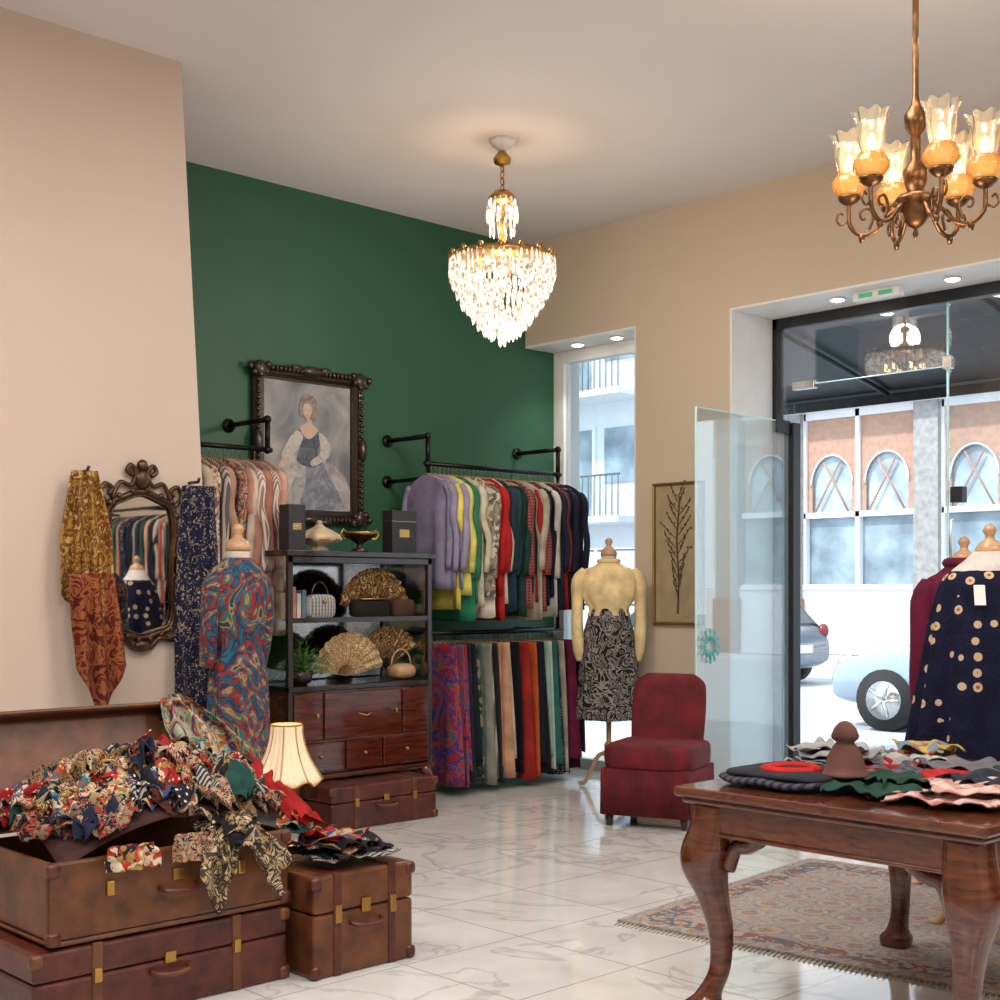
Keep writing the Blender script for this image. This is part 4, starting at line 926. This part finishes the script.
def car(name,loc,rz,paint,van=False):
    g=group(name,loc,rz); mb=MB(); n=20
    def ring(x,zl,zh,w,e=.45):
        zc=(zl+zh)/2; h=(zh-zl)/2
        return [(x,w*math.copysign(abs(cos(q))**e,cos(q)),zc+h*math.copysign(abs(sin(q))**e,sin(q))) for q in [2*pi*j/n for j in range(n)]]
    if van: st=[(-2.5,.4,.8,.7),(-2.4,.3,1.0,.88),(-1.7,.25,1.15,.95),(-1.0,.25,1.25,.97),(2.3,.25,1.3,.97),(2.45,.3,1.25,.93)]
    else: st=[(-2.05,.35,.58,.62),(-1.95,.25,.72,.78),(-1.4,.2,.86,.86),(-.8,.2,.93,.88),(.3,.2,.96,.88),(1.4,.2,.98,.87),(1.85,.25,.92,.82),(2.0,.32,.75,.74)]
    st=cat(st,4); mb.rings([ring(*s_) for s_ in st],paint)
    if van: cb=[(-1.7,1.12,1.15,.86,.86),(-.9,1.15,2.15,.9,.8),(2.2,1.2,2.25,.93,.84),(2.42,1.2,2.15,.9,.78)]
    else: cb=[(-1.05,.88,.92,.78,.70),(-.35,.88,1.40,.80,.62),(.6,.88,1.46,.80,.63),(1.35,.88,1.36,.78,.60),(1.85,.88,.95,.72,.62)]
    cb=cat(cb,4)
    rs=[[(x,-wl,zl),(x,-wt,zh-.02),(x,-wt*.85,zh),(x,wt*.85,zh),(x,wt,zh-.02),(x,wl,zl)] for x,zl,zh,wl,wt in cb]
    mb2=MB(); mb2.rings(rs,cg,smooth=False)
    roof=[[(x,-wt*1.02,zh-.05),(x,-wt*.85,zh+.015),(x,wt*.85,zh+.015),(x,wt*1.02,zh-.05)] for x,zl,zh,wl,wt in cb if zh>(2.0 if van else 1.3)]
    mb.rings(roof,paint,smooth=False)
    for xi in (cb[len(cb)//2],cb[int(len(cb)*.72)]):
        x,zl,zh,wl,wt=xi
        for s_ in(-1,1): mb.tube([(x,s_*wl*1.01,zl),(x,s_*wt*1.02,zh)],.035,paint,6)
    if van: mb.box(-.4,2.46,-.945,.945,1.2,2.2,paint)
    mb.obj('body',g); mb2.obj('windows',g)
    mb=MB(); wx=(-1.5,1.5) if van else (-1.3,1.28)
    for x in wx:
        for s_ in(-1,1):
            mb.tube([(x,s_*.66,.32),(x,s_*.90,.32)],.32,tyre,24); mb.tube([(x,s_*.885,.32),(x,s_*.91,.32)],.2,M['chrome'],20)
            for k in range(5):
                a=2*pi*k/5; mb.tube([(x,s_*.905,.32),(x+.18*cos(a),s_*.915,.32+.18*sin(a))],.02,M['chrome'],6)
    mb.obj('wheels',g)
    mb=MB(); xe=2.0 if not van else 2.45
    for s_ in(-1,1): mb.ell((xe-.06,s_*.66,.82),(.08,.10,.12),pbr('tail_lamp',(.2,.02,.02),.2),10,8); mb.ell((-xe+.1,s_*.6,.68),(.1,.14,.08),M['chrome'],10,8)
    mb.box(xe-.02,xe+.02,-.25,.25,.5,.62,T); mb.obj('lamps_and_plate',g)
sil=pbr('silver_car_paint',(.16,.20,.26),.25,.5,var=.03,coat=.6); wht=pbr('white_car_paint',(.75,.77,.8),.25,var=.02,coat=.6); pbl=pbr('pale_blue_car_paint',(.30,.38,.46),.25,.3,var=.03,coat=.6)
car('hatchback_car',(-6.1,10.0,-.06),0,sil); car('parked_car',(1.5,5.9,-.06),0,pbl); car('white_van',(-10.9,12.9,-.06),0,wht,True); car('hatchback_car',(-12.6,10.2,-.06),0,pbr('dark_car_paint',(.06,.08,.11),.25,var=.03,coat=.6))

# ------------------------------------------------------------------ lights
w=bpy.data.worlds.new('World'); SC.world=w; w.use_nodes=True; bgn=w.node_tree.nodes['Background']; bgn.inputs['Color'].default_value=(.74,.88,1,1); bgn.inputs['Strength'].default_value=2.6
l=bpy.data.lights.new('sun','SUN'); l.energy=4.2; l.angle=radians(3); l.color=(1,.97,.93); o=bpy.data.objects.new('sun',l); SC.collection.objects.link(o); o.rotation_euler=(radians(38),radians(-14),0); o.location=(0,0,20)
def area(x,y,z,sz,e,c):
    l=bpy.data.lights.new('added_fill_light','AREA'); l.size=sz; l.energy=e; l.color=c; o=bpy.data.objects.new('added_fill_light',l); SC.collection.objects.link(o); o.location=(x,y,z)  # unseen fill light added to brighten the room, no panel fixture there
area(6.8,-6.2,4.0,1.6,150,(1,.95,.90)); area(3.6,-6.6,4.0,1.4,80,(1,.94,.88)); area(4.2,-3.6,4.05,1.2,60,(1,.96,.92)); area(7.8,-2.6,4.0,1.4,85,(1,.96,.92))

cam=bpy.data.cameras.new('cam'); cam.lens=48.17; cam.sensor_width=36; cam.shift_y=.09; co=bpy.data.objects.new('camera',cam); SC.collection.objects.link(co)
co.location=(7.46,-7.39,1.4); co.rotation_euler=(radians(90),0,math.atan2(.7235,.690)); SC.camera=co
SC.view_settings.view_transform='Standard'; SC.view_settings.exposure=0.0
